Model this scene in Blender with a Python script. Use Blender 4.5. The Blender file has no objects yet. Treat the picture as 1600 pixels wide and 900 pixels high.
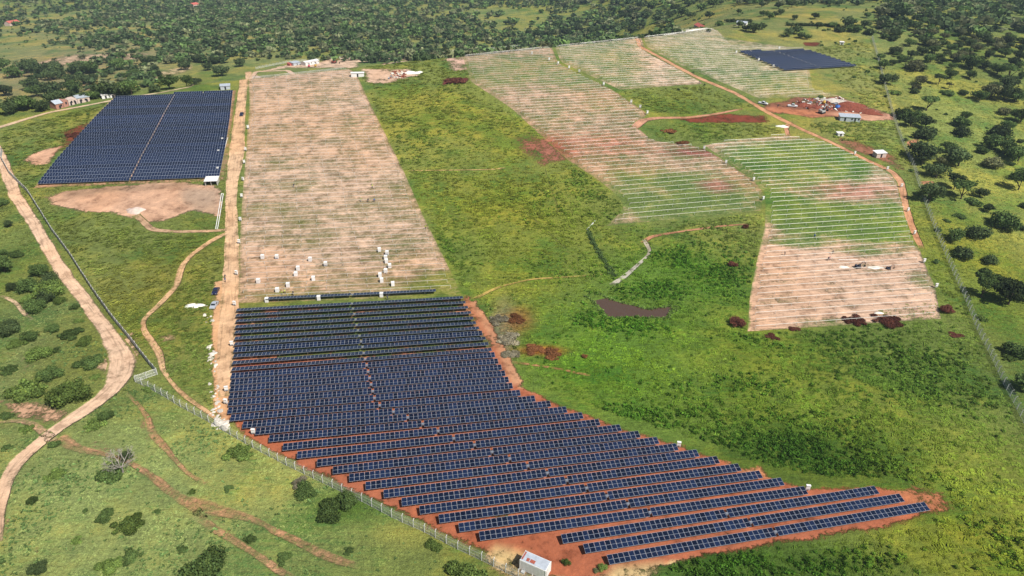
import bpy, bmesh, math, random
import numpy as np
from mathutils import Vector, Matrix

random.seed(7)
RNG = np.random.default_rng(11)
scn = bpy.context.scene
COL = scn.collection

# ------------------------------------------------------------------ camera
F_PX, CAM_H, PITCH, ROLL = 1067.0, 117.0, math.radians(28.9), math.radians(1.0)
cam_data = bpy.data.cameras.new('camera')
cam = bpy.data.objects.new('camera', cam_data)
COL.objects.link(cam)
scn.camera = cam
cam_data.sensor_fit = 'HORIZONTAL'
cam_data.sensor_width = 36.0
cam_data.lens = 36.0 * F_PX / 1600.0
cam_data.clip_start, cam_data.clip_end = 1.0, 20000.0
cp, sp, cr, sr = math.cos(PITCH), math.sin(PITCH), math.cos(ROLL), math.sin(ROLL)
_r0, _d0, _f = Vector((1, 0, 0)), Vector((0, -sp, -cp)), Vector((0, cp, -sp))
_right = _r0 * cr - _d0 * sr
_down = _r0 * sr + _d0 * cr
_m = Matrix((_right, -_down, -_f)).transposed().to_4x4()
_m.translation = Vector((0, 0, CAM_H))
cam.matrix_world = _m

# ------------------------------------------------------------------ sky, sun, exposure
SUN_ELEV = math.radians(51)
SUN_DIR = Vector((0.75 * math.cos(SUN_ELEV), -0.661 * math.cos(SUN_ELEV), math.sin(SUN_ELEV))).normalized()
world = bpy.data.worlds.new('World')
scn.world = world
world.use_nodes = True
wn = world.node_tree
bg = wn.nodes['Background']
sky = wn.nodes.new('ShaderNodeTexSky')
sky.sky_type = 'NISHITA'
sky.sun_disc = False
sky.sun_elevation = SUN_ELEV
sky.sun_rotation = math.atan2(SUN_DIR.x, SUN_DIR.y)
sky.air_density, sky.dust_density, sky.ozone_density = 1.0, 1.2, 1.0
wn.links.new(sky.outputs[0], bg.inputs[0])
bg.inputs[1].default_value = 0.056
sun_data = bpy.data.lights.new('sun', 'SUN')
sun_data.energy = 5.0
sun_data.angle = math.radians(0.53)
sun_data.color = (1.0, 0.955, 0.88)
sun = bpy.data.objects.new('sun', sun_data)
COL.objects.link(sun)
sun.rotation_euler = SUN_DIR.to_track_quat('Z', 'Y').to_euler()
sun.location = (120, -80, 300)
scn.view_settings.view_transform = 'Standard'
scn.view_settings.look = 'None'
scn.view_settings.exposure = 0.30
scn.view_settings.gamma = 1.0
scn.view_settings.use_curve_mapping = False
scn.cycles.use_denoising = True
scn.cycles.max_bounces = 5
scn.cycles.diffuse_bounces = 2
scn.cycles.glossy_bounces = 2
scn.cycles.transmission_bounces = 2
scn.cycles.transparent_max_bounces = 8
scn.cycles.volume_bounces = 0
scn.cycles.caustics_reflective = False
scn.cycles.caustics_refractive = False

# ------------------------------------------------------------------ helpers: terrain
def lin(c):
    c = np.asarray(c, float) / 255.0
    return np.where(c <= 0.04045, c / 12.92, ((c + 0.055) / 1.055) ** 2.4)
def alb(r, g, b, k=1.22):
    """surface colour from how it shows in full sun"""
    return np.minimum(lin((r, g, b)) / k, 0.8)
def softplus(s, w):
    s = np.asarray(s, float) / w
    return w * np.where(s > 30, s, np.log1p(np.exp(np.minimum(s, 30))))
def sstep(a, b, x):
    t = np.clip((np.asarray(x, float) - a) / (b - a), 0, 1)
    return t * t * (3 - 2 * t)
POND = (40.6, 198.5, 0.5)   # centre of the hollow and its floor
def height(x, y):
    """hillside that climbs to a crest, a wooded valley behind it on the west, a plateau on the east"""
    x = np.asarray(x, float); y = np.asarray(y, float)
    xc = np.clip(x, -420, 260)
    gc = 488 + 0.40 * xc
    t = y - gc
    up = 0.12 * (softplus(y - 205, 16) - softplus(t, 14))
    east = sstep(60, 240, x)
    drop = (1 - east) * 46 * (1 - np.exp(-np.maximum(t, 0) ** 1.25 / 330.0))
    far = 10 * np.sin(x / 170.0 + 0.7) * np.sin(y / 230.0 + 1.1) * sstep(60, 260, t)
    far = far - 0.012 * east * np.maximum(t - 40, 0)
    side = -7.0 * sstep(165, 330, x) * sstep(520, 250, y)
    h = up - drop + far + side
    w = np.exp(-(((x - POND[0]) / 25.0) ** 2 + ((y - POND[1]) / 14.0) ** 2) ** 2)
    return h + w * (POND[2] - h)
def H1(x, y):
    return float(height(x, y))
_T = np.concatenate([np.linspace(90, 900, 5400), np.linspace(901, 3000, 2500)])
def ray_dir(px, py):
    return _right * (px - 800) + _down * (py - 450) + _f * F_PX
def at(px, py, dz=0.0):
    """the place on the hillside (or dz above it) that was surveyed at this spot of the photograph"""
    d = ray_dir(px, py).normalized()
    X, Y, Z = d.x * _T, d.y * _T, CAM_H + d.z * _T
    g = Z - height(X, Y) - dz
    i = int(np.argmax(g < 0))
    if i == 0:
        i = len(_T) - 1
    k = g[i - 1] / (g[i - 1] - g[i] + 1e-9)
    t = _T[i - 1] + k * (_T[i] - _T[i - 1])
    return Vector((d.x * t, d.y * t, CAM_H + d.z * t))
def pts(*a):
    return np.array([at(*p)[:2] for p in a])
def px_per_m(p):
    return F_PX / (Vector((p[0], p[1], p[2] - CAM_H)).dot(_f))

# ------------------------------------------------------------------ helpers: meshes and objects
def new_obj(name, data, parent=None, loc=None):
    o = bpy.data.objects.new(name, data)
    COL.objects.link(o)
    if parent is not None:
        o.parent = parent
    if loc is not None:
        o.location = loc
    return o
def tag(o, label=None, cat=None, group=None, kind=None):
    for k, v in (('label', label), ('category', cat), ('group', group), ('kind', kind)):
        if v:
            o[k] = v
    return o
def empty(name, loc, rz=0.0):
    o = new_obj(name, None, None, loc)
    o.rotation_euler = (0, 0, rz)
    o.empty_display_size = 0.5
    return o
class MB:
    """collects shapes into one mesh"""
    def __init__(self):
        self.v, self.f, self.m = [], [], []
    def add(self, vs, fs, mi=0):
        b = len(self.v)
        self.v += [tuple(p) for p in vs]
        self.f += [tuple(b + i for i in f) for f in fs]
        self.m += [mi] * len(fs)
    def box(self, x0, x1, y0, y1, z0, z1, mi=0, M=None):
        vs = [Vector((x, y, z)) for z in (z0, z1) for x, y in ((x0, y0), (x1, y0), (x1, y1), (x0, y1))]
        if M is not None:
            vs = [M @ p for p in vs]
        self.add(vs, [(3, 2, 1, 0), (4, 5, 6, 7), (0, 1, 5, 4), (1, 2, 6, 5), (2, 3, 7, 6), (3, 0, 4, 7)], mi)
    def tube(self, path, rad, n=6, mi=0, cap=True):
        P = [Vector(p) for p in path]
        R = rad if hasattr(rad, '__len__') else [rad] * len(P)
        b = len(self.v)
        for i, p in enumerate(P):
            d = (P[min(i + 1, len(P) - 1)] - P[max(i - 1, 0)]).normalized()
            a = d.cross(Vector((0, 0, 1)))
            if a.length < 1e-3:
                a = d.cross(Vector((1, 0, 0)))
            a.normalize()
            c = d.cross(a)
            for k in range(n):
                t = 2 * math.pi * k / n
                self.v.append(tuple(p + (a * math.cos(t) + c * math.sin(t)) * R[i]))
        for i in range(len(P) - 1):
            for k in range(n):
                k2 = (k + 1) % n
                self.f.append((b + i * n + k, b + i * n + k2, b + (i + 1) * n + k2, b + (i + 1) * n + k)); self.m.append(mi)
        if cap:
            self.f.append(tuple(b + k for k in range(n))[::-1]); self.m.append(mi)
            self.f.append(tuple(b + (len(P) - 1) * n + k for k in range(n))); self.m.append(mi)
    def mesh(self, name, mats, smooth=False):
        me = bpy.data.meshes.new(name)
        me.from_pydata(self.v, [], self.f)
        for m in (mats if isinstance(mats, (list, tuple)) else [mats]):
            me.materials.append(m)
        me.polygons.foreach_set('material_index', self.m)
        if smooth:
            me.polygons.foreach_set('use_smooth', [True] * len(self.f))
        me.update()
        return me
    def build(self, name, mats, parent=None, loc=None, smooth=False):
        return new_obj(name, self.mesh(name, mats, smooth), parent, loc)
def np_mesh(name, V, Fq, mat, tint=None, smooth=False):
    """a mesh from arrays: V (n,3), Fq (m,k) with k corners each; tint (n,3) as the colour attribute 'tint'"""
    V = np.asarray(V, np.float32); Fq = np.asarray(Fq, np.int32)
    me = bpy.data.meshes.new(name)
    me.vertices.add(len(V)); me.vertices.foreach_set('co', V.ravel())
    k = Fq.shape[1]
    me.loops.add(Fq.size); me.loops.foreach_set('vertex_index', Fq.ravel())
    me.polygons.add(len(Fq)); me.polygons.foreach_set('loop_start', np.arange(0, Fq.size, k, dtype=np.int32))
    if smooth:
        me.polygons.foreach_set('use_smooth', np.ones(len(Fq), bool))
    me.update(calc_edges=True)
    if tint is not None:
        set_col(me, 'tint', tint)
    if mat is not None:
        me.materials.append(mat)
    return me
def set_col(me, name, C):
    a = me.attributes.new(name, 'FLOAT_COLOR', 'POINT')
    C = np.asarray(C, np.float32)
    a.data.foreach_set('color', np.hstack([C, np.ones((len(C), 1), np.float32)]).ravel())
def set_flt(me, name, x):
    a = me.attributes.new(name, 'FLOAT', 'POINT')
    a.data.foreach_set('value', np.asarray(x, np.float32).ravel())
def set_vec(me, name, V):
    a = me.attributes.new(name, 'FLOAT_VECTOR', 'POINT')
    a.data.foreach_set('vector', np.asarray(V, np.float32).ravel())

# ------------------------------------------------------------------ materials
class NT:
    def __init__(self, name):
        self.m = bpy.data.materials.new(name)
        self.m.use_nodes = True
        self.t = self.m.node_tree
        self.b = self.t.nodes['Principled BSDF']
        self.out = self.t.nodes['Material Output']
    def n(self, kind, **kw):
        x = self.t.nodes.new('ShaderNode' + kind)
        for k, v in kw.items():
            setattr(x, k, v)
        return x
    def link(self, a, b):
        self.t.links.new(a, b)
    def put(self, sock, v):
        if hasattr(v, 'is_output'):
            self.link(v, sock)
        else:
            sock.default_value = v
    def attr(self, name, out='Color'):
        return self.n('Attribute', attribute_name=name).outputs[out]
    def math(self, op, a, b=0.0, c=None, clamp=False):
        x = self.n('Math', operation=op, use_clamp=clamp)
        self.put(x.inputs[0], a); self.put(x.inputs[1], b)
        if c is not None:
            self.put(x.inputs[2], c)
        return x.outputs[0]
    def noise(self, vec, scale, detail=3.0, rough=0.55):
        x = self.n('TexNoise')
        self.put(x.inputs['Vector'], vec)
        x.inputs['Scale'].default_value = scale
        x.inputs['Detail'].default_value = detail
        x.inputs['Roughness'].default_value = rough
        return x.outputs['Fac']
    def ramp(self, x, a, b, lo=0.0, hi=1.0, smooth=True):
        r = self.n('MapRange', interpolation_type='SMOOTHSTEP' if smooth else 'LINEAR')
        self.put(r.inputs[0], x)
        for i, v in enumerate((a, b, lo, hi)):
            self.put(r.inputs[1 + i], v)
        return r.outputs[0]
    def mix(self, f, a, b, blend='MIX'):
        x = self.n('Mix', data_type='RGBA', blend_type=blend)
        self.put(x.inputs[0], f); self.put(x.inputs[6], a); self.put(x.inputs[7], b)
        return x.outputs[2]
    def scale(self, col, f):
        x = self.n('VectorMath', operation='SCALE')
        self.put(x.inputs[0], col[:3] if isinstance(col, tuple) else col); self.put(x.inputs[3], f)
        return x.outputs[0]
    def mapping(self, vec, scale=(1, 1, 1), rot=(0, 0, 0)):
        x = self.n('Mapping')
        self.link(vec, x.inputs[0])
        x.inputs['Rotation'].default_value = rot
        x.inputs['Scale'].default_value = scale
        return x.outputs[0]
def col4(c):
    return (float(c[0]), float(c[1]), float(c[2]), 1.0)

def make_land():
    """grass and bare soil in one: each vertex carries its own grass colour, soil colour and how bare it is"""
    N = NT('land')
    pos = N.n('NewGeometry').outputs['Position']
    big, mid = N.noise(pos, 0.018, 3), N.noise(pos, 0.11, 5, 0.65)
    small, fine = N.noise(pos, 0.9, 5, 0.72), N.noise(pos, 4.0, 3, 0.7)
    streak = N.noise(N.mapping(pos, (0.16, 0.95, 0.3), (0, 0, math.radians(-48))), 1.0, 5, 0.7)
    # grass: lighter and darker tufts, dry blades, streaks where the wind laid it
    g = N.attr('grass')
    lum = N.math('ADD', N.math('MULTIPLY', mid, 0.50), N.math('MULTIPLY', small, 0.85))
    lum = N.math('ADD', lum, N.math('MULTIPLY', streak, 0.55))
    lum = N.math('ADD', lum, N.math('MULTIPLY', fine, 0.55))
    gl = N.scale(g, N.ramp(lum, 0.90, 1.52, 0.42, 1.55, False))
    dryc = N.mix(1.0, gl, (1.50, 1.20, 0.90, 1), 'MULTIPLY')
    gl = N.mix(N.ramp(N.math('ADD', big, N.math('MULTIPLY', mid, 0.6)), 0.72, 0.98), gl, dryc)
    lushc = N.mix(1.0, gl, (0.50, 0.74, 0.62, 1), 'MULTIPLY')
    gl = N.mix(N.ramp(N.math('ADD', N.noise(pos, 0.035, 4, 0.6), N.math('MULTIPLY', streak, 0.5)), 0.72, 0.92), gl, lushc)
    # soil
    s = N.attr('soil')
    ruv = N.attr('row', 'Vector')
    isf = N.attr('field', 'Fac')
    stripe = N.noise(N.mapping(ruv, (0.045, 0.62, 1)), 1.0, 4, 0.6)
    fineline = N.noise(N.mapping(ruv, (0.10, 2.6, 1)), 1.0, 3, 0.6)
    sl = N.math('ADD', N.math('MULTIPLY', mid, 0.45), N.math('MULTIPLY', small, 0.35))
    sl = N.math('ADD', sl, N.math('MULTIPLY', fine, 0.2))
    sc = N.scale(s, N.ramp(sl, 0.32, 0.68, 0.70, 1.24, False))
    sc = N.scale(sc, N.math('SUBTRACT', 1.0, N.math('MULTIPLY', isf, N.ramp(fineline, 0.50, 0.66, 0.0, 0.42))))
    blot = N.noise(pos, 0.22, 6, 0.68)
    sc = N.mix(N.ramp(blot, 0.38, 0.50, 0.75, 0.0), sc, N.mix(1.0, sc, (0.66, 0.62, 0.60, 1), 'MULTIPLY'))
    sc = N.mix(N.ramp(blot, 0.54, 0.68, 0.0, 0.7), sc, N.mix(1.0, sc, (1.28, 1.25, 1.20, 1), 'MULTIPLY'))
    warm = N.mix(1.0, sc, (1.0, 0.92, 0.84, 1), 'MULTIPLY')
    sc = N.mix(N.ramp(big, 0.42, 0.62), sc, warm)
    # how bare
    mk = N.attr('mask', 'Fac')
    nz = N.math('ADD', N.math('MULTIPLY', N.math('SUBTRACT', mid, 0.5), 1.25), N.math('MULTIPLY', N.math('SUBTRACT', small, 0.5), 1.1))
    nz = N.math('ADD', nz, N.math('MULTIPLY', isf, N.math('MULTIPLY', N.math('SUBTRACT', stripe, 0.5), 0.95)))
    half = N.math('ADD', 0.16, N.math('MULTIPLY', isf, 0.26))
    bare = N.ramp(N.math('ADD', mk, nz), N.math('SUBTRACT', 0.5, half), N.math('ADD', 0.5, half))
    c = N.mix(bare, gl, sc)
    N.link(c, N.b.inputs['Base Color'])
    N.b.inputs['Roughness'].default_value = 0.95
    N.b.inputs['Specular IOR Level'].default_value = 0.1
    hgt = N.math('ADD', N.math('MULTIPLY', small, 1.0), N.math('MULTIPLY', streak, 0.7))
    hgt = N.math('ADD', hgt, N.math('MULTIPLY', fine, 0.35))
    hgt = N.math('MULTIPLY', hgt, N.math('SUBTRACT', 1.0, N.math('MULTIPLY', bare, 0.80)))
    bp = N.n('Bump')
    bp.inputs['Strength'].default_value = 0.85
    bp.inputs['Distance'].default_value = 1.1
    N.link(hgt, bp.inputs['Height'])
    N.link(bp.outputs[0], N.b.inputs['Normal'])
    return N.m
def make_plain(name, c, rough=0.7, metal=0.0, var=0.12, scale=1.5, spec=0.3, objvar=0.0):
    N = NT(name)
    tc = N.n('TexCoord').outputs['Object']
    f = N.ramp(N.noise(tc, scale, 4, 0.6), 0.3, 0.7, 1 - var, 1 + var, False)
    if objvar:
        r = N.n('ObjectInfo').outputs['Random']
        f = N.math('MULTIPLY', f, N.ramp(r, 0, 1, 1 - objvar, 1 + objvar, False))
    N.link(N.scale(col4(c), f), N.b.inputs['Base Color'])
    N.b.inputs['Roughness'].default_value = rough
    N.b.inputs['Metallic'].default_value = metal
    N.b.inputs['Specular IOR Level'].default_value = spec
    return N.m
def make_leaf(name, gain=1.0, objvar=0.25):
    N = NT(name)
    c = N.attr('tint')
    r = N.n('ObjectInfo').outputs['Random']
    c = N.scale(c, N.ramp(r, 0, 1, (1 - objvar) * gain, (1 + objvar) * gain, False))
    N.t.nodes.remove(N.b)
    d, t, m = N.n('BsdfDiffuse'), N.n('BsdfTranslucent'), N.n('MixShader')
    N.link(c, d.inputs[0]); N.link(c, t.inputs[0])
    m.inputs[0].default_value = 0.28
    N.link(d.outputs[0], m.inputs[1]); N.link(t.outputs[0], m.inputs[2])
    N.link(m.outputs[0], N.out.inputs[0])
    return N.m
def make_glass(name):
    N = NT(name)
    r = N.n('ObjectInfo').outputs['Random']
    tc = N.n('TexCoord').outputs['Object']
    f = N.math('MULTIPLY', N.ramp(r, 0, 1, 0.55, 1.5, False), N.ramp(N.noise(tc, 0.6, 2), 0.3, 0.7, 0.85, 1.15, False))
    N.link(N.scale((0.0058, 0.0122, 0.035, 1), f), N.b.inputs['Base Color'])
    N.b.inputs['Roughness'].default_value = 0.16
    N.b.inputs['Specular IOR Level'].default_value = 0.5
    return N.m
def make_wire(name, c, cover):
    N = NT(name)
    N.b.inputs['Base Color'].default_value = col4(c)
    N.b.inputs['Roughness'].default_value = 0.6
    tc = N.n('TexCoord').outputs['Object']
    k = N.ramp(N.noise(tc, 1.4, 3, 0.7), 0.3, 0.7, cover - 0.15, cover + 0.15, False)
    tr, mx = N.n('BsdfTransparent'), N.n('MixShader')
    N.link(k, mx.inputs[0]); N.link(tr.outputs[0], mx.inputs[1]); N.link(N.b.outputs[0], mx.inputs[2])
    N.link(mx.outputs[0], N.out.inputs[0])
    return N.m
M = {}
M['land'] = make_land()
M['leaf'] = make_leaf('leaf', 1.0, 0.38)
M['bark'] = make_plain('bark', (0.10, 0.075, 0.055), 0.9)
M['dead'] = make_plain('dead_wood', (0.34, 0.30, 0.27), 0.9)
M['glass'] = make_glass('module_glass')
M['frame'] = make_plain('module_frame', (0.44, 0.48, 0.55), 0.4, 0.3, 0.05)
M['back'] = make_plain('module_back', (0.30, 0.31, 0.32), 0.6)
M['steel'] = make_plain('galvanised_steel', (0.58, 0.57, 0.53), 0.45, 0.15, 0.1, objvar=0.1)
M['white'] = make_plain('white_paint', (0.78, 0.77, 0.74), 0.5, 0, 0.06)
M['whitebox'] = make_plain('white_wrap', (0.74, 0.72, 0.70), 0.45, 0, 0.08, objvar=0.08)
M['grey'] = make_plain('grey_plastic', (0.20, 0.22, 0.26), 0.5)
M['concrete'] = make_plain('concrete', (0.40, 0.41, 0.40), 0.85, 0, 0.25, 2.5, objvar=0.14)
M['whiteconc'] = make_plain('pale_concrete', (0.52, 0.52, 0.49), 0.8, 0, 0.15, 2.5)
M['wire'] = make_wire('wire_netting', (0.60, 0.62, 0.57), 0.30)
M['redrust'] = make_plain('rust_red', (0.33, 0.09, 0.06), 0.8, 0, 0.3, 4)
M['tin'] = make_plain('tin_roof', (0.55, 0.60, 0.66), 0.4, 0.3, 0.15, 1.0)
M['brick'] = make_plain('brick_wall', (0.40, 0.20, 0.15), 0.9, 0, 0.2, 2)
M['plaster'] = make_plain('pink_plaster', (0.56, 0.44, 0.38), 0.9, 0, 0.15, 1)
M['redroof'] = make_plain('red_roof', (0.50, 0.13, 0.10), 0.6)
M['dark'] = make_plain('dark_opening', (0.02, 0.02, 0.025), 0.7)
M['carblue'] = make_plain('dark_blue_car_paint', (0.018, 0.022, 0.06), 0.25, 0, 0.03, spec=0.5)
M['carsilver'] = make_plain('silver_car_paint', (0.52, 0.56, 0.62), 0.3, 0.3, 0.03, spec=0.5)
M['carwhite'] = make_plain('white_car_paint', (0.75, 0.76, 0.78), 0.3, 0, 0.03, spec=0.5)
M['carglass'] = make_plain('car_glass', (0.02, 0.025, 0.03), 0.08, 0, 0.02, spec=0.6)
M['tyre'] = make_plain('tyre_rubber', (0.02, 0.02, 0.02), 0.9)
M['yellow'] = make_plain('yellow_machine_paint', (0.50, 0.30, 0.03), 0.5)
M['blue'] = make_plain('blue_plastic', (0.03, 0.12, 0.40), 0.5)
M['pink'] = make_plain('pink_cloth', (0.50, 0.10, 0.14), 0.8)
M['vest'] = make_plain('yellow_vest', (0.55, 0.60, 0.12), 0.8)
M['cloth'] = make_plain('dark_cloth', (0.04, 0.045, 0.07), 0.9)
M['skin'] = make_plain('skin', (0.12, 0.06, 0.04), 0.7)
M['rock'] = make_plain('pale_rock', (0.56, 0.51, 0.44), 0.9, 0, 0.3, 1.2, objvar=0.2)
M['redsoil'] = make_plain('red_soil', (0.20, 0.055, 0.032), 0.95, 0, 0.35, 1.4)
M['chalk'] = make_plain('white_gravel', (0.72, 0.70, 0.62), 0.9, 0, 0.12, 1.0)

# ------------------------------------------------------------------ what covers the ground where
def seg_dist(P, a, b):
    d = b - a
    t = np.clip(((P - a) @ d) / max(d @ d, 1e-9), 0, 1)
    return np.linalg.norm(P - (a + t[:, None] * d), axis=1)
def poly_sd(P, poly):
    """signed distance in metres, positive inside"""
    n = len(poly)
    dist = np.full(len(P), 1e9)
    inside = np.zeros(len(P), bool)
    for i in range(n):
        a, b = poly[i], poly[(i + 1) % n]
        dist = np.minimum(dist, seg_dist(P, a, b))
        c = (a[1] > P[:, 1]) != (b[1] > P[:, 1])
        xs = a[0] + (P[:, 1] - a[1]) / (b[1] - a[1] + 1e-12) * (b[0] - a[0])
        inside ^= c & (P[:, 0] < xs)
    return np.where(inside, dist, -dist)
def ell(px, py, rx, ry):
    """a ground ellipse: centre and half axes in metres"""
    c = at(px, py)
    k = px_per_m(c)
    a, b = at(px, max(py - ry, 2)), at(px, py + ry)
    return np.array([c.x, c.y]), rx / k, max((Vector((a.x - b.x, a.y - b.y)).length) / 2, 1.0)
PAST = (124, 144, 70)
ZONES = [  # grass colour by area: centre, half size (in the photograph), colour, weight
    (150, 780, 420, 170, (148, 170, 96), 1.0), (60, 560, 160, 130, (134, 154, 90), 0.9),
    (230, 480, 110, 130, (128, 140, 62), 0.9), (150, 220, 120, 60, (132, 148, 74), 0.8),
    (1540, 240, 190, 200, (148, 168, 82), 1.0), (1540, 440, 120, 120, (128, 150, 56), 0.9),
    (740, 200, 180, 110, (136, 152, 66), 1.0), (820, 360, 170, 110, (132, 150, 58), 1.0), (700, 420, 60, 60, (112, 142, 58), .8),
    (1000, 560, 230, 120, (98, 144, 46), 1.0), (1250, 620, 260, 130, (112, 142, 52), 1.0),
    (1400, 560, 150, 80, (104, 132, 54), 0.9), (1480, 760, 200, 120, (142, 160, 60), 1.0), (1250, 720, 160, 60, (78, 112, 42), 0.9),
    (1200, 880, 240, 50, (84, 118, 42), 1.0), (1500, 860, 140, 60, (128, 148, 50), .9), (1060, 430, 140, 60, (98, 138, 48), 1.0),
    (1300, 230, 110, 60, (140, 152, 74), 0.8), (1290, 120, 100, 60, (142, 154, 80), 0.9), (1150, 30, 250, 40, (140, 150, 84), 1.0),
    (300, 40, 500, 60, (138, 150, 92), 1.0), (120, 105, 150, 40, (150, 150, 100), 1.0), (900, 170, 120, 40, (118, 142, 60), .6),
    (1060, 160, 90, 25, (122, 142, 60), .8), (1080, 195, 90, 20, (118, 140, 56), .8),
    (785, 520, 22, 50, (150, 142, 108), 0.9), (845, 548, 38, 8, (168, 112, 58), 0.9), (812, 500, 24, 22, (150, 108, 64), 0.7),
    (545, 790, 70, 30, (86, 124, 44), .8), (640, 840, 60, 20, (150, 158, 76), .6), (430, 760, 70, 50, (164, 178, 96), .7),
]
ZW = [(ell(*z[:4]), alb(*z[4]), z[5]) for z in ZONES]
PATCHES = [  # bare or half-bare ground: outline, soil colour, how bare, softness in metres
    ([(352, 484), (550, 476), (733, 464), (772, 515), (800, 575), (808, 604), (938, 658), (1066, 700), (1170, 737), (1262, 765), (1368, 762), (1455, 782), (1470, 795),
      (1380, 822), (1200, 850), (1050, 876), (1000, 897), (900, 905), (820, 897), (760, 864), (640, 806), (480, 733), (380, 676), (345, 640), (338, 560), (345, 500)],
     (172, 104, 76), 0.88, 2.2),
    ([(380, 484), (725, 466), (762, 540), (600, 560), (372, 560)], (186, 130, 96), 0.40, 4),
    ([(335, 440), (374, 436), (366, 560), (358, 645), (352, 665), (338, 640), (332, 560)], (214, 172, 132), 0.95, 1.5),
    ([(728, 462), (742, 470), (788, 545), (816, 600), (800, 600), (775, 540)], (196, 146, 112), 0.9, 1.5),
    ([(775, 854), (800, 860), (822, 868), (812, 885), (840, 905), (790, 905), (750, 878)], (200, 176, 128), 0.62, 2),
    ([(962, 887), (1035, 881), (1020, 905), (945, 905)], (200, 176, 128), 0.62, 2),
    ([(70, 306), (150, 296), (250, 286), (330, 289), (343, 300), (341, 337), (300, 327), (250, 347), (225, 347), (180, 331), (120, 329), (82, 319)], (206, 166, 138), 0.92, 3),
    ([(95, 300), (180, 291), (290, 286), (290, 292), (180, 300), (105, 309)], (168, 138, 114), 0.9, 2.5),
    ([(285, 292), (341, 296), (341, 335), (302, 326), (282, 310)], (178, 152, 130), 0.92, 3),
    ([(35, 250), (60, 236), (93, 228), (75, 256), (52, 258)], (210, 166, 136), 0.85, 3),
    ([(94, 207), (140, 190), (160, 178), (120, 222), (98, 234)], (128, 72, 52), 0.62, 4),
    ([(400, 113), (450, 106), (550, 106), (600, 99), (665, 91), (672, 84), (600, 86), (520, 90), (500, 97), (450, 101)], (216, 186, 160), 0.74, 5),
    ([(566, 108), (640, 108), (652, 118), (600, 131), (575, 129)], (210, 180, 156), 0.78, 5),
    ([(692, 122), (732, 122), (729, 131), (692, 132)], (104, 50, 50), 0.8, 4),
    ([(798, 216), (835, 207), (884, 230), (888, 250), (842, 261), (815, 238)], (152, 100, 84), 0.56, 6),
    ([(1050, 184), (1130, 178), (1196, 180), (1200, 190), (1150, 193), (1075, 191)], (126, 66, 50), 0.74, 3.5),
    ([(1195, 162), (1225, 158), (1240, 150), (1275, 153), (1310, 150), (1345, 163), (1390, 178), (1393, 186), (1340, 188), (1300, 182), (1265, 183), (1235, 177), (1215, 178), (1188, 172)], (140, 96, 78), 0.72, 4),
    ([(1200, 167), (1250, 172), (1292, 174), (1288, 180), (1235, 178), (1195, 172)], (190, 128, 96), 0.85, 2),
    ([(1296, 154), (1335, 158), (1345, 165), (1310, 162)], (196, 170, 156), 0.8, 2),
    ([(1290, 177), (1340, 174), (1392, 180), (1393, 187), (1340, 188)], (204, 156, 130), 0.95, 2.5),
    ([(1308, 217), (1345, 221), (1402, 245), (1412, 266), (1362, 246), (1320, 233)], (150, 106, 84), 0.62, 5),
    ([(1417, 222), (1433, 217), (1437, 228), (1420, 229)], (196, 136, 104), 0.8, 2.5),
    ([(1436, 282), (1460, 284), (1458, 290), (1438, 288)], (206, 146, 112), 0.8, 2),
    ([(60, 380), (85, 375), (105, 430), (95, 440)], (176, 150, 112), 0.55, 4),
    ([(0, 625), (60, 630), (110, 645), (95, 660), (30, 655)], (200, 160, 130), 0.72, 4),
    ([(150, 575), (205, 520), (215, 560), (200, 600)], (206, 172, 140), 0.7, 3),
    ([(1425, 755), (1470, 770), (1500, 800), (1440, 795), (1400, 775)], (180, 118, 84), 0.7, 3),
    ([(640, 80), (700, 80), (745, 110), (705, 112)], (206, 170, 150), 0.6, 5),
    ([(560, 98), (620, 93), (650, 96), (600, 103)], (118, 140, 60), 0.0, 5),
    ([(265, 465), (330, 455), (335, 470), (300, 480)], (206, 180, 140), 0.3, 4),
    ([(245, 525), (275, 520), (275, 533), (250, 535)], (206, 176, 140), 0.6, 2),
    ([(0, 108), (110, 85), (230, 82), (230, 92), (120, 98), (20, 122)], (196, 168, 140), 0.62, 14),
    ([(215, 120), (300, 100), (300, 110), (230, 130)], (200, 180, 140), 0.6, 10),
    ([(125, 132), (150, 130), (150, 140), (128, 142)], (196, 168, 140), 0.6, 5),
    ([(285, 778), (330, 780), (362, 800), (345, 810), (312, 812), (290, 797)], (194, 146, 114), 0.58, 3),
    ([(425, 830), (470, 842), (515, 866), (560, 884), (510, 884), (470, 862)], (194, 146, 114), 0.45, 3),
    ([(95, 690), (125, 700), (165, 706), (150, 714), (115, 708)], (200, 156, 126), 0.6, 3),
    ([(215, 655), (240, 650), (245, 685), (230, 690)], (196, 150, 118), 0.5, 2.5),
    ([(20, 560), (50, 552), (60, 575), (30, 585)], (196, 160, 130), 0.4, 4),
    ([(125, 680), (160, 690), (200, 700), (215, 712), (170, 712)], (196, 152, 122), 0.5, 3),
    ([(340, 815), (380, 840), (420, 870), (400, 880), (360, 850)], (192, 146, 114), 0.42, 3),
    ([(40, 855), (90, 850), (120, 870), (70, 880)], (190, 152, 120), 0.33, 4),
    ([(0, 790), (20, 800), (14, 850), (0, 860)], (196, 156, 124), 0.45, 3),
    ([(1160, 735), (1190, 730), (1195, 742), (1165, 744)], (198, 140, 100), 0.8, 2),
    ([(770, 800), (800, 805), (790, 815)], (198, 140, 100), 0.5, 2),
    ([(1255, 66), (1280, 66), (1280, 73), (1258, 72)], (110, 60, 44), 0.8, 3),
]
PW = [(pts(*p[0]), alb(*p[1]), p[2], p[3]) for p in PATCHES]
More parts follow.
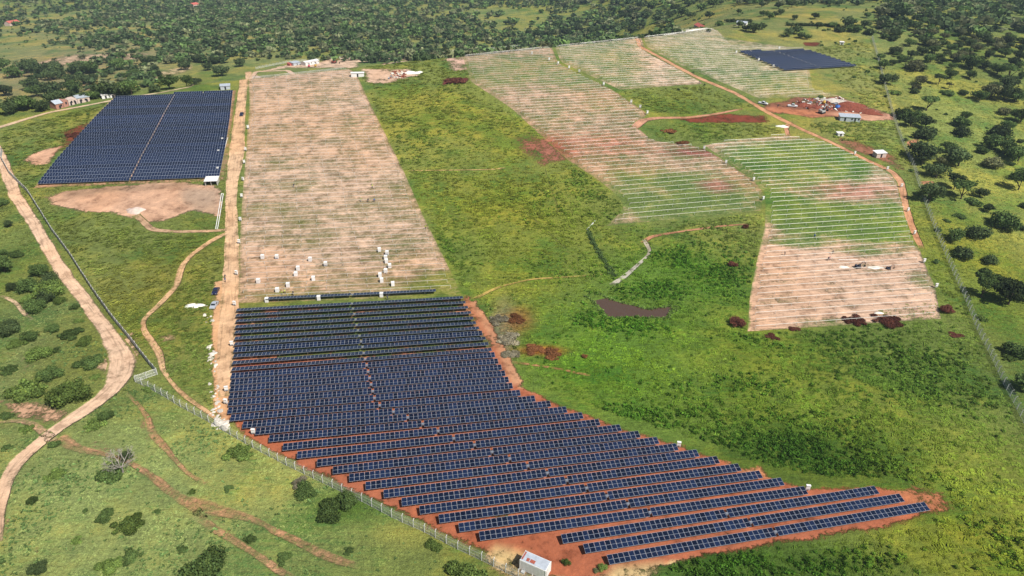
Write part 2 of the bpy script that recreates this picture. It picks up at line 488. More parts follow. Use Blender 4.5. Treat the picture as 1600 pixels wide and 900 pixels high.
def land_attrs(x, y):
    P = np.stack([x, y], 1)
    g = np.tile(alb(*PAST), (len(P), 1))
    for (c, rx, ry), colr, w in ZW:
        d2 = ((P[:, 0] - c[0]) / rx) ** 2 + ((P[:, 1] - c[1]) / ry) ** 2
        k = (w * np.exp(-d2 ** 1.5))[:, None]
        g = g * (1 - k) + colr * k
    g = g * np.array([1.00, 0.89, 1.04])
    s = np.tile(alb(190, 150, 120), (len(P), 1))
    m = np.full(len(P), 0.06)
    for poly, colr, tgt, soft in PW:
        lo, hi = poly.min(0) - 25, poly.max(0) + 25
        I = np.where((P[:, 0] > lo[0]) & (P[:, 0] < hi[0]) & (P[:, 1] > lo[1]) & (P[:, 1] < hi[1]))[0]
        if not len(I):
            continue
        sd = poly_sd(P[I], poly)
        k = sstep(-soft, soft * 0.8, sd)
        k2 = np.where(m[I] > 0.45, k, sstep(-soft - 8, -soft + 1, sd))[:, None]
        s[I] = s[I] * (1 - k2) + colr * k2
        m[I] = m[I] * (1 - k) + tgt * k
    return g, s, m
def land_mesh(name, X, Y, Fq, dz=0.0, soil=None, mask=None, row=None, field=0.0, grass=None):
    Z = height(X, Y) + dz
    me = np_mesh(name, np.stack([X, Y, Z], 1), Fq, M['land'], None, True)
    g, s, m = land_attrs(X, Y)
    if soil is not None:
        s = np.broadcast_to(np.asarray(soil), s.shape)
    if mask is not None:
        m = mask
    if grass is not None:
        g = g * grass
    set_col(me, 'grass', g); set_col(me, 'soil', s); set_flt(me, 'mask', m)
    set_flt(me, 'field', np.full(len(X), field))
    set_vec(me, 'row', np.zeros((len(X), 3)) if row is None else row)
    return me
def grid_faces(nx, ny):
    i = np.arange(nx * ny).reshape(ny, nx)
    return np.stack([i[:-1, :-1].ravel(), i[:-1, 1:].ravel(), i[1:, 1:].ravel(), i[1:, :-1].ravel()], 1)
def axis(*parts):
    out = []
    for a, b, st in parts:
        out += list(np.arange(a, b, st))
    return np.array(out + [parts[-1][1]])
ax = axis((-7000, -2200, 400), (-2200, -1000, 60), (-1000, -420, 10), (-420, -140, 2.5), (-140, 130, 1.1), (130, 420, 2.5), (420, 1000, 10), (1000, 2200, 60), (2200, 7000, 400))
ay = axis((-600, 40, 40), (40, 84, 4), (84, 215, 1.1), (215, 600, 2.5), (600, 900, 6), (900, 1700, 16), (1700, 3000, 65), (3000, 9000, 500))
GX, GY = np.meshgrid(ax, ay)
ground = new_obj('ground', land_mesh('ground', GX.ravel(), GY.ravel(), grid_faces(len(ax), len(ay))))
tag(ground, 'green and bare earth hillside under the whole solar farm', 'ground', kind='structure')

def resample(P, step):
    P = np.asarray(P, float)
    d = np.r_[0, np.cumsum(np.linalg.norm(np.diff(P, axis=0), axis=1))]
    n = max(int(d[-1] / step), 2)
    t = np.linspace(0, d[-1], n + 1)
    # smooth the corners a little
    Q = np.stack([np.interp(t, d, P[:, k]) for k in range(2)], 1)
    for _ in range(4):
        Q[1:-1] = (Q[:-2] + 2 * Q[1:-1] + Q[2:]) / 4
    return Q, t
def wob(t, seed, amp, wl):
    r = np.random.default_rng(seed)
    return sum(amp / (k + 1) * np.sin(t / wl * (k + 1) * 6.283 + r.uniform(0, 6.28)) for k in range(4))
ROAD_LINES = []
def near_road(P):
    k = np.zeros(len(P), bool)
    for Q, W in ROAD_LINES:
        w = W.max()
        I = np.where((P[:, 0] > Q[:, 0].min() - w) & (P[:, 0] < Q[:, 0].max() + w) & (P[:, 1] > Q[:, 1].min() - w) & (P[:, 1] < Q[:, 1].max() + w))[0]
        for i in range(0, len(Q), 2):
            q = P[I]
            k[I[(np.abs(q[:, 0] - Q[i, 0]) < w) & ((q[:, 0] - Q[i, 0]) ** 2 + (q[:, 1] - Q[i, 1]) ** 2 < (W[i] * 0.52 + 0.3) ** 2)]] = True
    return k
def road(name, px, width, colr, label, seed, dz=0.05, edge=0.0, core=1.0, nu=9):
    """a worn dirt track: widths in metres at each station"""
    C = pts(*px)
    w = np.asarray(width if hasattr(width, '__len__') else [width] * len(px), float) * (0.72 if 'road' in name else 0.80)
    d = np.r_[0, np.cumsum(np.linalg.norm(np.diff(C, axis=0), axis=1))]
    Q, t = resample(C, 1.6)
    W = np.interp(t, d, w)
    ROAD_LINES.append((Q, W))
    T = np.gradient(Q, axis=0)
    T /= np.linalg.norm(T, axis=1)[:, None] + 1e-9
    Nn = np.stack([T[:, 1], -T[:, 0]], 1)
    u = np.linspace(-1, 1, nu)
    jl, jr = 1 + wob(t, seed, 0.05, 23), 1 + wob(t, seed + 1, 0.05, 19)
    off = np.where(u[None] < 0, u[None] * jl[:, None], u[None] * jr[:, None]) * W[:, None] / 2 * 1.12
    X = Q[:, 0:1] + Nn[:, 0:1] * off
    Y = Q[:, 1:2] + Nn[:, 1:2] * off
    m = np.where(np.abs(u) > 0.99, edge, np.where(np.abs(u) > 0.7, 0.80 * core, core))[None] * np.ones((len(t), 1))
    fade = np.minimum(sstep(-0.1, 5, t), sstep(-0.1, 5, t[-1] - t))[:, None]
    m = m * (0.5 + 0.5 * fade)
    row = np.stack([np.repeat(t, nu), (off * 0.55).ravel(), np.zeros(off.size)], 1)
    me = land_mesh(name, X.ravel(), Y.ravel(), grid_faces(nu, len(t)), dz, alb(*colr), m.ravel(), row, 0.75)
    return tag(new_obj(name, me), label, 'dirt road' if 'road' in name else 'path', kind='structure')
ORANGE = (192, 146, 112)
road('dirt_road', [(-20, 215), (0, 242), (25, 307), (57, 355), (82, 400), (108, 440), (120, 452), (145, 487), (170, 522), (188, 552), (192, 580), (178, 606), (150, 630), (112, 655), (82, 674), (50, 702), (22, 727), (8, 757), (-4, 800), (-10, 850)],
     [7, 7, 6.5, 6, 6, 6, 6, 6, 6.5, 9, 10, 7.5, 6.5, 6, 5.5, 5.5, 5, 4.5, 4.5, 4.5], (226, 192, 162), 'wide pale dirt road outside the grey boundary wall', 1)
road('dirt_road', [(388, 112), (381, 130), (376, 170), (372, 212), (370, 240), (362, 290), (361, 320), (362, 350), (362, 400), (360, 450), (357, 500), (352, 560), (350, 620)],
     [7, 6, 6.5, 8, 9, 6, 5.5, 6, 6.5, 7, 7, 6, 3.5], (222, 186, 150), 'pale dirt road between the dark module block and the long bare field', 2, dz=0.07, edge=0.75)
road('dirt_road', [(950, 61), (1000, 73), (1050, 100), (1090, 121), (1150, 146), (1200, 176), (1250, 201), (1300, 223), (1350, 248), (1395, 269), (1408, 284), (1414, 318), (1424, 352), (1440, 388)],
     [4, 4.5, 5, 5, 5, 5, 4.5, 4, 4, 4.5, 5, 4, 4, 3.5], (206, 156, 120), 'narrow dirt road descending along the far solar fields', 3, dz=0.08)
road('dirt_road', [(300, 134), (400, 112), (450, 110), (550, 107), (600, 100), (660, 92), (676, 87), (712, 81), (800, 76), (880, 66)],
     [3, 6, 7, 6, 5, 4.5, 6, 5, 3, 3], (220, 190, 164), 'dirt track along the hill crest past the white sheds', 4, dz=0.07)
road('footpath', [(360, 362), (337, 372), (300, 397), (283, 417), (277, 445), (272, 452), (245, 480), (222, 500), (225, 517), (240, 538), (252, 557), (253, 575), (265, 595), (285, 616), (320, 641), (350, 663)],
     [3, 3, 2.8, 3, 3, 3, 2.6, 2.4, 2.2, 2.8, 2.8, 2.2, 1.5, 2.0, 1.7, 1.5], (216, 178, 138), 'winding footpath inside the boundary wall', 5, core=0.8)
road('footpath', [(212, 336), (225, 347), (238, 360), (275, 362), (337, 361), (362, 358)], [4, 3.5, 3.5, 2.5, 2.5, 3], (200, 166, 134), 'short track joining the excavation to the road', 6)
road('footpath', [(92, 684), (120, 702), (155, 708), (190, 716), (217, 731), (245, 750), (275, 776), (318, 794), (362, 802), (400, 813), (427, 829), (475, 850), (512, 872), (565, 886)],
     [4.5, 3.5, 2.2, 1.5, 2, 2.6, 3.2, 6, 3.2, 2.2, 2.2, 2.6, 3.2, 2], ORANGE, 'reddish footpath across the pasture past the bare tree', 7, core=0.62)
road('footpath', [(300, 800), (318, 815), (357, 840), (400, 866), (437, 893), (460, 905)], [4, 2.6, 2.2, 2, 2.2, 2.2], ORANGE, 'reddish track leaving the pasture at the bottom edge', 8, core=0.55)
road('footpath', [(197, 614), (220, 636), (236, 662), (234, 676), (252, 692), (275, 721), (300, 746), (324, 756)], [1.5, 1.4, 2.4, 3, 2.4, 1.4, 1.4, 1.8], ORANGE, 'thin reddish path between the road and the wire fence', 9, core=0.56)
road('footpath', [(0, 462), (22, 470), (38, 490), (50, 500)], [1.6, 1.8, 2, 2], (214, 184, 150), 'short pale path among the bushes beside the dirt road', 10, core=0.8)
road('footpath', [(85, 690), (50, 660), (20, 655), (0, 660)], [3, 2.5, 2, 1.5], (206, 166, 136), 'faint branch track west of the dirt road bend', 12, core=0.6)
road('footpath', [(638, 267), (700, 266), (770, 265), (790, 262)], [1.6, 1.4, 1.4, 2.5], (196, 168, 110), 'thin straight path crossing the central meadow', 13, core=0.8)
road('footpath', [(735, 470), (780, 448), (830, 436), (900, 432), (945, 428)], [2, 1.6, 1.3, 1.2, 1.2], (190, 168, 100), 'faint path through the meadow above the module block', 14, core=0.7)
road('footpath', [(1005, 380), (1015, 370), (1050, 364), (1090, 358), (1130, 353), (1170, 350)], [3.5, 2.4, 1.8, 1.6, 1.6, 1.2], (190, 140, 110), 'reddish ditch path below the lower tracker field', 15, core=0.9)
road('footpath', [(990, 200), (1004, 188), (1030, 184), (1075, 184), (1120, 178), (1160, 170)], [7, 6, 4, 3.5, 3, 2], (200, 150, 122), 'pinkish track joining the central field to the road', 16)
road('footpath', [(1232, 212), (1228, 200), (1236, 190)], [3, 3, 3.5], (206, 156, 128), 'short pink ramp joining the striped field to the road', 17)
road('footpath', [(800, 566), (830, 570), (860, 574), (922, 587)], [1.6, 1.6, 1.4, 1.6], (186, 144, 100), 'faint earth track beside the module block', 18, core=0.75)
road('footpath', [(560, 180), (640, 177), (720, 176), (800, 178)], [1.2, 1.0, 1.0, 1.0], (150, 150, 70), 'thin trodden line across the upper meadow', 19, core=0.65)
road('footpath', [(300, 135), (250, 145), (200, 152), (140, 164), (75, 176), (25, 191), (-10, 202)], [2, 2, 2.5, 3, 3, 4, 5], (214, 190, 160), 'pale track along the far boundary below the brick houses', 20)

# concrete lined channel and the muddy pond
def strip(name, px, w, mat, label, cat, dz, th=0.12):
    C = pts(*px)
    Q, t = resample(C, 3.0)
    T = np.gradient(Q, axis=0); T /= np.linalg.norm(T, axis=1)[:, None]
    Nn = np.stack([T[:, 1], -T[:, 0]], 1)
    W = np.interp(t / t[-1], np.linspace(0, 1, len(w)), w)
    b = MB()
    L = [Vector((*(Q[i] - Nn[i] * W[i] / 2), 0)) for i in range(len(Q))]
    R = [Vector((*(Q[i] + Nn[i] * W[i] / 2), 0)) for i in range(len(Q))]
    n = len(Q)
    vs = []
    for p in L + R:
        z = H1(p.x, p.y)
        vs += [(p.x, p.y, z - 0.1), (p.x, p.y, z + dz + th)]
    fs = []
    for i in range(n - 1):
        a, c = 2 * i, 2 * (n + i)
        fs += [(a + 1, a + 3, c + 3, c + 1), (a, a + 2, a + 3, a + 1), (c + 1, c + 3, c + 2, c)]
    b.add(vs, fs)
    return tag(b.build(name, mat), label, cat, kind='structure')
road('footpath', [(955, 446), (975, 434), (992, 418), (1012, 400), (1018, 392), (1010, 382), (1006, 374)], [3.0, 2.6, 2.0, 1.6, 1.8, 2.4, 2.0], (186, 180, 164), 'pale grey lane curving up from the pond to the ditch path', 21)
road('footpath', [(850, 262), (862, 300), (872, 325), (866, 345)], [1.0, 1.0, 1.0, 1.0], (120, 122, 60), 'faint wheel track up the central meadow', 22, core=0.52)
road('footpath', [(806, 318), (845, 352), (870, 375), (892, 397)], [1.2, 1.2, 1.2, 1.2], (112, 116, 58), 'faint diagonal wheel track in the central meadow', 23, core=0.52)
strip('drain_path', [(930, 345), (917, 359)], [0.5, 0.5], M['whiteconc'], 'short pale kerb at the head of the meadow ditch', 'path', 0.02)
pond_px = [(922, 466), (930, 461), (938, 460), (955, 469), (975, 475), (995, 479), (1012, 485), (1028, 481), (1050, 479), (1047, 487), (1040, 496), (1010, 496), (987, 494), (965, 496), (952, 497), (940, 481)]
PP = pts(*pond_px)
Qp, tp = resample(np.vstack([PP, PP[:1]]), 0.8)
cen = Qp.mean(0)
zw = float(np.median([H1(*q) for q in Qp])) + 0.06
b = MB()
b.add([(q[0], q[1], zw) for q in Qp[:-1]], [tuple(range(len(Qp) - 1))])
Np = NT('muddy_water')
Np.b.inputs['Base Color'].default_value = (0.085, 0.052, 0.034, 1)
Np.b.inputs['Roughness'].default_value = 0.12
bm_ = Np.n('Bump'); bm_.inputs['Strength'].default_value = 0.15; bm_.inputs['Distance'].default_value = 0.05
Np.link(Np.noise(Np.n('NewGeometry').outputs['Position'], 1.5, 3), bm_.inputs['Height'])
Np.link(bm_.outputs[0], Np.b.inputs['Normal'])
me = b.mesh('pond_water', Np.m)
bmm = bmesh.new(); bmm.from_mesh(me); bmesh.ops.triangulate(bmm, faces=bmm.faces[:]); bmm.to_mesh(me); bmm.free()
for p_ in me.polygons:
    if p_.normal.z < 0:
        p_.flip()
tag(new_obj('pond_water', me), 'small muddy brown pond in the green hollow', 'pond', kind='structure')

# ------------------------------------------------------------------ the graded fields
def loft_field(name, lpx, rpx, ang, pitch, soil, greens, label, base=0.95, dz=0.035, seed=0, grass=1.0, edge=0.45, tints=()):
    A, _ = resample(pts(*lpx), 2.0)
    B, _ = resample(pts(*rpx), 2.0)
    n = max(len(A), len(B))
    def re(Q):
        d = np.r_[0, np.cumsum(np.linalg.norm(np.diff(Q, axis=0), axis=1))]
        t = np.linspace(0, d[-1], n)
        return np.stack([np.interp(t, d, Q[:, k]) for k in range(2)], 1)
    A, B = re(A), re(B)
    nu = 60
    u = np.linspace(0, 1, nu)
    X = A[:, 0:1] * (1 - u) + B[:, 0:1] * u
    Y = A[:, 1:2] * (1 - u) + B[:, 1:2] * u
    X, Y = X.ravel(), Y.ravel()
    m = np.full(len(X), base)
    uu = np.tile(u, n); vv = np.repeat(np.linspace(0, 1, n), nu)
    for (px, py, rx, ry, k) in greens:
        c, ra, rb = ell(px, py, rx, ry)
        d2 = ((X - c[0]) / ra) ** 2 + ((Y - c[1]) / rb) ** 2
        w = np.exp(-d2 ** 2)
        m = m * (1 - w) + k * w
    sc_ = np.tile(alb(*soil), (len(X), 1))
    for (px, py, rx, ry, tc_) in tints:
        c, ra, rb = ell(px, py, rx, ry)
        w = np.exp(-(((X - c[0]) / ra) ** 2 + ((Y - c[1]) / rb) ** 2) ** 1.5)[:, None]
        sc_ = sc_ * (1 - w) + alb(*tc_) * w
        m = np.maximum(m, 0.75 * w[:, 0])
    e = np.minimum(np.minimum(uu, 1 - uu), np.minimum(vv, 1 - vv)) == 0
    m = np.where(e, np.minimum(m, edge), m)
    ca, sa = math.cos(ang), math.sin(ang)
    row = np.stack([X * ca + Y * sa, (-X * sa + Y * ca) * 3.4 / pitch, np.zeros(len(X))], 1)
    me = land_mesh(name, X, Y, grid_faces(nu, n), dz, sc_, m, row, 1.0, grass)
    o = tag(new_obj(name, me), label, 'field', kind='structure')
    poly = np.vstack([A, B[::-1]])
    return poly
def ang_of(a, b):
    p, q = at(*a), at(*b)
    return math.atan2(q.y - p.y, q.x - p.x)
ANG_A = ang_of((560, 449.5), (712, 441.5))
ANG_B = ang_of((955, 350), (1185, 329))
ANG_C = ang_of((1200, 400), (1425, 384))
ANG_L = ang_of((60, 290), (342, 279))
FIELD_A = loft_field('bare_field', [(370, 474), (373, 400), (378, 320), (384, 240), (390, 160), (396, 114)], [(722, 462), (712, 440), (690, 395), (660, 335), (632, 270), (600, 205), (575, 155), (556, 114)],
    ANG_A, 3.7, (210, 178, 152), [(560, 460, 170, 22, 0.18), (700, 450, 60, 30, 0.15), (470, 290, 50, 10, 0.5), (430, 325, 45, 10, 0.42), (520, 335, 120, 22, 0.62), (640, 300, 60, 40, 0.6), (470, 370, 90, 20, 0.62), (640, 390, 80, 30, 0.66), (520, 440, 120, 22, 0.64), (410, 420, 50, 30, 0.85),
     (520, 140, 50, 22, 0.66), (440, 210, 60, 20, 0.72), (560, 200, 60, 30, 0.68), (440, 255, 50, 12, 0.6)],
    'long dusty bare field striped with tracker tubes', base=0.80, grass=np.array([1.05, 0.95, 0.95]))
FIELD_B = loft_field('bare_field', [(948, 353), (976, 325), (970, 310), (935, 281), (888, 251), (845, 212), (800, 170), (735, 127), (690, 89)], [(1188, 329), (1193, 300), (1176, 281), (1132, 251), (1095, 229), (1020, 220), (994, 198), (1012, 178), (958, 141), (872, 99), (812, 77)],
    ANG_B, 5.0, (198, 164, 138), [(1060, 310, 130, 45, 0.02), (960, 165, 60, 14, 0.55), (900, 120, 60, 20, 0.35), (780, 110, 90, 25, 0.38), (860, 175, 40, 25, 0.55), (1080, 240, 50, 14, 0.6), (830, 95, 60, 12, 0.4), (1010, 290, 50, 20, 0.25), (890, 215, 40, 10, 0.8)],
    'central sloping field of bare tracker tubes above the meadow', base=0.66, grass=np.array([0.8, 0.92, 0.95]), tints=[(862, 232, 50, 22, (164, 98, 80)), (1085, 238, 60, 9, (150, 92, 82)), (960, 225, 60, 18, (196, 140, 118)), (1120, 290, 40, 12, (168, 118, 100))])
FIELD_E = loft_field('bare_field', [(968, 140), (920, 117), (876, 97), (820, 76)], [(1100, 131), (1060, 108), (1010, 82), (955, 63)],
    ANG_B, 5.0, (214, 184, 158), [(860, 82, 80, 12, 0.35), (950, 75, 60, 10, 0.4), (1060, 118, 30, 14, 0.5)],
    'upper bare field between the green lane and the dirt road', base=0.92, grass=np.array([0.85, 0.95, 0.95]))
FIELD_C = loft_field('bare_field', [(1168, 518), (1172, 460), (1182, 410), (1196, 350), (1196, 300), (1150, 260), (1098, 226)], [(1470, 498), (1462, 450), (1444, 410), (1430, 368), (1419, 330), (1409, 293), (1385, 265), (1336, 242), (1292, 222), (1225, 211)],
    ANG_C, 5.0, (214, 180, 154), [(1280, 250, 170, 34, -0.1), (1330, 345, 110, 36, -0.1), (1215, 320, 50, 40, -0.05), (1400, 285, 40, 30, 0.55), (1330, 298, 90, 14, 0.78), (1250, 378, 60, 10, 0.3), (1440, 440, 30, 14, 0.55), (1300, 505, 60, 8, 0.5), (1350, 392, 60, 8, 0.45), (1420, 350, 30, 40, 0.15), (1240, 285, 60, 20, 0.25)],
    'striped green and pink field of tracker tubes beside the right fence', base=0.96, grass=np.array([0.72, 0.95, 0.85]), tints=[(1330, 297, 90, 13, (188, 138, 118))])
FIELD_D = loft_field('bare_field', [(1186, 154), (1150, 138), (1100, 117), (1060, 100), (1010, 73), (965, 60)], [(1312, 150), (1270, 140), (1265, 112), (1265, 76), (1145, 72), (1078, 46)],
    ANG_B, 5.0, (206, 186, 160), [(1100, 90, 90, 30, 0.40), (1230, 130, 80, 18, 0.34), (1190, 75, 80, 5, 0.5), (1020, 66, 50, 6, 0.55)],
    'far hilltop field of thin tracker tubes beside the crest road', base=0.50, grass=np.array([0.9, 0.98, 1.0]))
PAD_L = loft_field('module_field', [(52, 294), (90, 248), (120, 215), (150, 180), (178, 152)], [(352, 282), (358, 230), (363, 190), (369, 141)], ANG_L, 3.6, (188, 148, 120), [(340, 240, 30, 40, 0.5)],
    'earth pad under the dark far-left module block', base=0.8)

# ------------------------------------------------------------------ solar trackers
def ordn(n):
    return '%d%s' % (n, 'th' if 10 <= n % 100 <= 20 else {1: 'st', 2: 'nd', 3: 'rd'}.get(n % 10, 'th'))
MW, ML, TUBE_Z = 1.105, 2.14, 1.2
def module_mesh():
    b = MB()
    b.box(-MW / 2, MW / 2, -ML / 2, ML / 2, 0, 0.04, 0)
    for s in (-1, 1):
        y0, y1 = (0.022, ML / 2 - 0.04) if s > 0 else (-ML / 2 + 0.04, -0.022)
        x = MW / 2 - 0.030
        b.add([(-x, y0, 0.045), (x, y0, 0.045), (x, y1, 0.045), (-x, y1, 0.045)], [(0, 1, 2, 3)], 1)
    return b.mesh('module', [M['frame'], M['glass']])
MODULE = module_mesh()
_b = MB(); _b.box(-0.07, 0.07, -0.09, 0.09, -TUBE_Z - 0.9, -0.05); POST = _b.mesh('post', M['steel'])
_b = MB(); _b.box(-0.28, 0.28, -0.2, 0.2, -0.35, 0.22); _b.tube([(0, -0.35, -0.1), (0, 0.35, -0.1)], 0.16, 8); MOTOR = _b.mesh('drive_motor', M['grey'])
TUBES = {}
def tube_mesh(length):
    k = round(length, 1)
    if k not in TUBES:
        b_ = MB(); b_.tube([(-k / 2, 0, 0), (k / 2, 0, 0)], 0.075, 8)
        TUBES[k] = b_.mesh('torque_tube', M['steel'])
    return TUBES[k]
def frame_from(A, B, z=TUBE_Z):
    """a frame whose x axis runs along the row on the slope"""
    a = Vector((A[0], A[1], H1(A[0], A[1]) + z)); c = Vector((B[0], B[1], H1(B[0], B[1]) + z))
    ex = (c - a).normalized()
    ey = Vector((0, 0, 1)).cross(ex).normalized()
    ez = ex.cross(ey)
    Mx = Matrix((ex, ey, ez)).transposed().to_4x4()
    Mx.translation = (a + c) / 2
    return Mx, (c - a).length
def row_ends(a, c, tilt):
    """axle ends from where the upper module edge shows"""
    zt = TUBE_Z + ML / 2 * math.sin(tilt) + 0.1
    A, B = at(a[0], a[1], zt), at(c[0], c[1], zt)
    d = Vector((B.x - A.x, B.y - A.y, 0)).normalized()
    n = Vector((-d.y, d.x, 0)) * (ML / 2 * math.cos(tilt))
    return A - n, B - n
def tracker(a, c, tilt, label, group, per_half=32, gap=0.6):
    A, B = row_ends(a, c, tilt)
    Mx, L = frame_from(A, B)
    root = empty('solar_tracker', (0, 0, 0))
    root.matrix_world = Mx
    tag(root, label, 'solar tracker', group)
    new_obj('torque_tube', tube_mesh(L), root)
    pitch = (L - gap) / (2 * per_half)
    ct, st = math.cos(tilt), math.sin(tilt)
    for k in range(2 * per_half):
        x = -L / 2 + (k + 0.5) * pitch + (gap if k >= per_half else 0)
        o = new_obj('module', MODULE, root, (x, -0.09 * st, 0.09 * ct))
        o.rotation_euler = (tilt + random.uniform(-0.006, 0.006), 0, 0)
        if pitch < MW + 0.015:
            o.scale = ((pitch - 0.015) / MW, 1, 1)
    for k in range(9):
        new_obj('post', POST, root, ((-0.5 + (k + 0.5) / 9) * (L - 1.5), 0, 0)) if k != 4 else None
    new_obj('drive_motor', MOTOR, root, (0, 0, 0))
    return A, B
ROW_L = [(371,482),(370,490.5),(370,499),(369,508),(368.5,516.5),(368,526),(367.5,535),(366.5,542.5),(366,553.5),(364.5,564),(363.5,574),(362,583),(361.5,593),(360.5,603),(359,614),(358,625),(357,636.5),(361,648),(380,659),(400,669),(421,680),(442.5,693),(464.5,705.5),(495.5,717.5),(520,729),(545.5,740.5),(571,753),(599,765.5),(627,778),(655,790.5),(685,804),(716,817.5),(748,830.5),(876,835),(910.5,850),(947.5,867)]
ROW_R = [(723,462.5),(727,470),(731,478),(735.5,486),(739,494.5),(743,502),(748,510),(753,516.5),(758,526),(762.5,534.5),(767.5,543.5),(772.5,550),(777.5,560),(783,569.5),(788.5,579),(794,588.5),(800,598),(812,609),(835,618),(859,626),(884,635),(909,644),(935,654.5),(968,663),(997,673),(1026,682.5),(1056,692.5),(1088,702),(1119.5,712.5),(1153,724),(1186,735),(1219.5,746),(1256,759.5),(1366,759),(1405,771),(1444,784)]
TILT_NEAR, TILT_BACK = math.radians(10), math.radians(-9)
for i, (a, c) in enumerate(zip(ROW_L, ROW_R)):
    n = len(ROW_L) - i
    steep = i >= 11 or i == 7
    if i == 7:
        lab = 'lone tracker row tilted toward the viewer among rows tilted away'
    elif n == 1:
        lab = 'nearest tracker row of blue modules, lowest of the block beside bottom scrub'
    elif steep:
        lab = 'tracker row of blue modules tilted toward the viewer, %s up from the lowest row' % ordn(n)
    else:
        lab = 'tracker row of modules tilted away, %s down from the top of the block' % ordn(i + 1)
    tracker(a, c, TILT_NEAR + random.uniform(-0.015, 0.015) if steep else TILT_BACK + random.uniform(-0.015, 0.015), lab, 'tracker rows of the near module block')
tracker((417, 464), (681, 451.5), TILT_BACK, 'lone flat tracker row of modules among white pallets above the block', 'tracker rows of the near module block', 25, 0.8)

def far_row_mesh(L, tilt, n_mod, half_gap=0.5, step=1):
    b = MB()
    Rm = Matrix.Rotation(tilt, 3, 'X')
    def q(x0, x1, y0, y1, z, mi):
        vs = [Rm @ Vector(p) for p in ((x0, y0, z), (x1, y0, z), (x1, y1, z), (x0, y1, z))]
        b.add(vs, [(0, 1, 2, 3)], mi)
    for s in (-1, 1):
        x0, x1 = sorted((s * half_gap / 2, s * L / 2))
        b.box(x0, x1, -ML / 2, ML / 2, 0.06, 0.10, 0, Matrix.Rotation(tilt, 4, 'X'))
        k = max(int((x1 - x0) / 1.15), 1)
        w = (x1 - x0) / k
        for j in range(k):
            for y0, y1 in ((0.012, ML / 2 - 0.05), (-ML / 2 + 0.05, -0.012)):
                q(x0 + j * w + 0.032, x0 + (j + 1) * w - 0.032, y0, y1, 0.106, 1)
    return b
def clip_rows(poly, ang, pitch, off=0.0):
    d = np.array([math.cos(ang), math.sin(ang)]); n = np.array([-d[1], d[0]])
    v = poly @ n
    rows = []
    o = v.min() + pitch * 0.6 + off
    while o < v.max() - 0.3 * pitch:
        xs = []
        for i in range(len(poly)):
            a, c = poly[i], poly[(i + 1) % len(poly)]
            va, vc = a @ n - o, c @ n - o
            if (va > 0) != (vc > 0):
                p = a + (c - a) * va / (va - vc)
                xs.append(p @ d)
        xs.sort()
        for k in range(0, len(xs) - 1, 2):
            if xs[k + 1] - xs[k] > 6:
                rows.append((o, d * xs[k] + n * o, d * xs[k + 1] + n * o))
        o += pitch
    return rows
def far_block(poly, ang, pitch, tilt, where, group, trim=1.5):
    rows = clip_rows(poly, ang, pitch)
    for i, (o, A, B) in enumerate(rows):
        d = (B - A) / np.linalg.norm(B - A)
        A, B = A + d * trim, B - d * trim
        Mx, L = frame_from(A, B)
        root = empty('solar_tracker', (0, 0, 0))
        root.matrix_world = Mx
        tag(root, 'dark module row, %s up from the front of %s' % (ordn(i + 1), where), 'solar tracker', group)
        m = far_row_mesh(L, tilt, 0).build('module_strip', [M['frame'], M['glass']], root)
        m['kind'] = 'stuff'
        t = MB(); t.tube([(-L / 2, 0, 0), (L / 2, 0, 0)], 0.075, 6)
        for k in range(8):
            x = (-0.5 + (k + 0.5) / 8) * L
            t.box(x - 0.06, x + 0.06, -0.07, 0.07, -TUBE_Z - 0.7, -0.03)
        t.build('support_frame', M['steel'], root)
    return len(rows)
BLOCK_L = pts((57, 292), (90, 250), (120, 217), (150, 184), (180, 155), (366, 143), (361, 190), (355, 230), (345, 281))
n_l = far_block(BLOCK_L, ANG_L, 3.5, math.radians(26), 'the dark block by the wall', 'tracker rows of the far-left block', 0.5)
BLOCK_D = pts((1152, 82), (1262, 80), (1342, 106), (1226, 113))
n_d = far_block(BLOCK_D, ang_of((1226, 113), (1342, 106)), 3.6, math.radians(22), 'the small hilltop block', 'tracker rows of the hilltop block', 0.5)
A_, B_ = pts((972, 61.5), (1070, 52.5))
Mx, L = frame_from(A_, B_)
root = empty('solar_tracker', (0, 0, 0)); root.matrix_world = Mx
tag(root, 'single dark module row at the top edge of the hilltop field', 'solar tracker')
o = far_row_mesh(L, math.radians(20), 0).build('module_strip', [M['frame'], M['glass']], root); o['kind'] = 'stuff'
t = MB(); t.tube([(-L / 2, 0, 0), (L / 2, 0, 0)], 0.075, 6); t.build('support_frame', M['steel'], root)

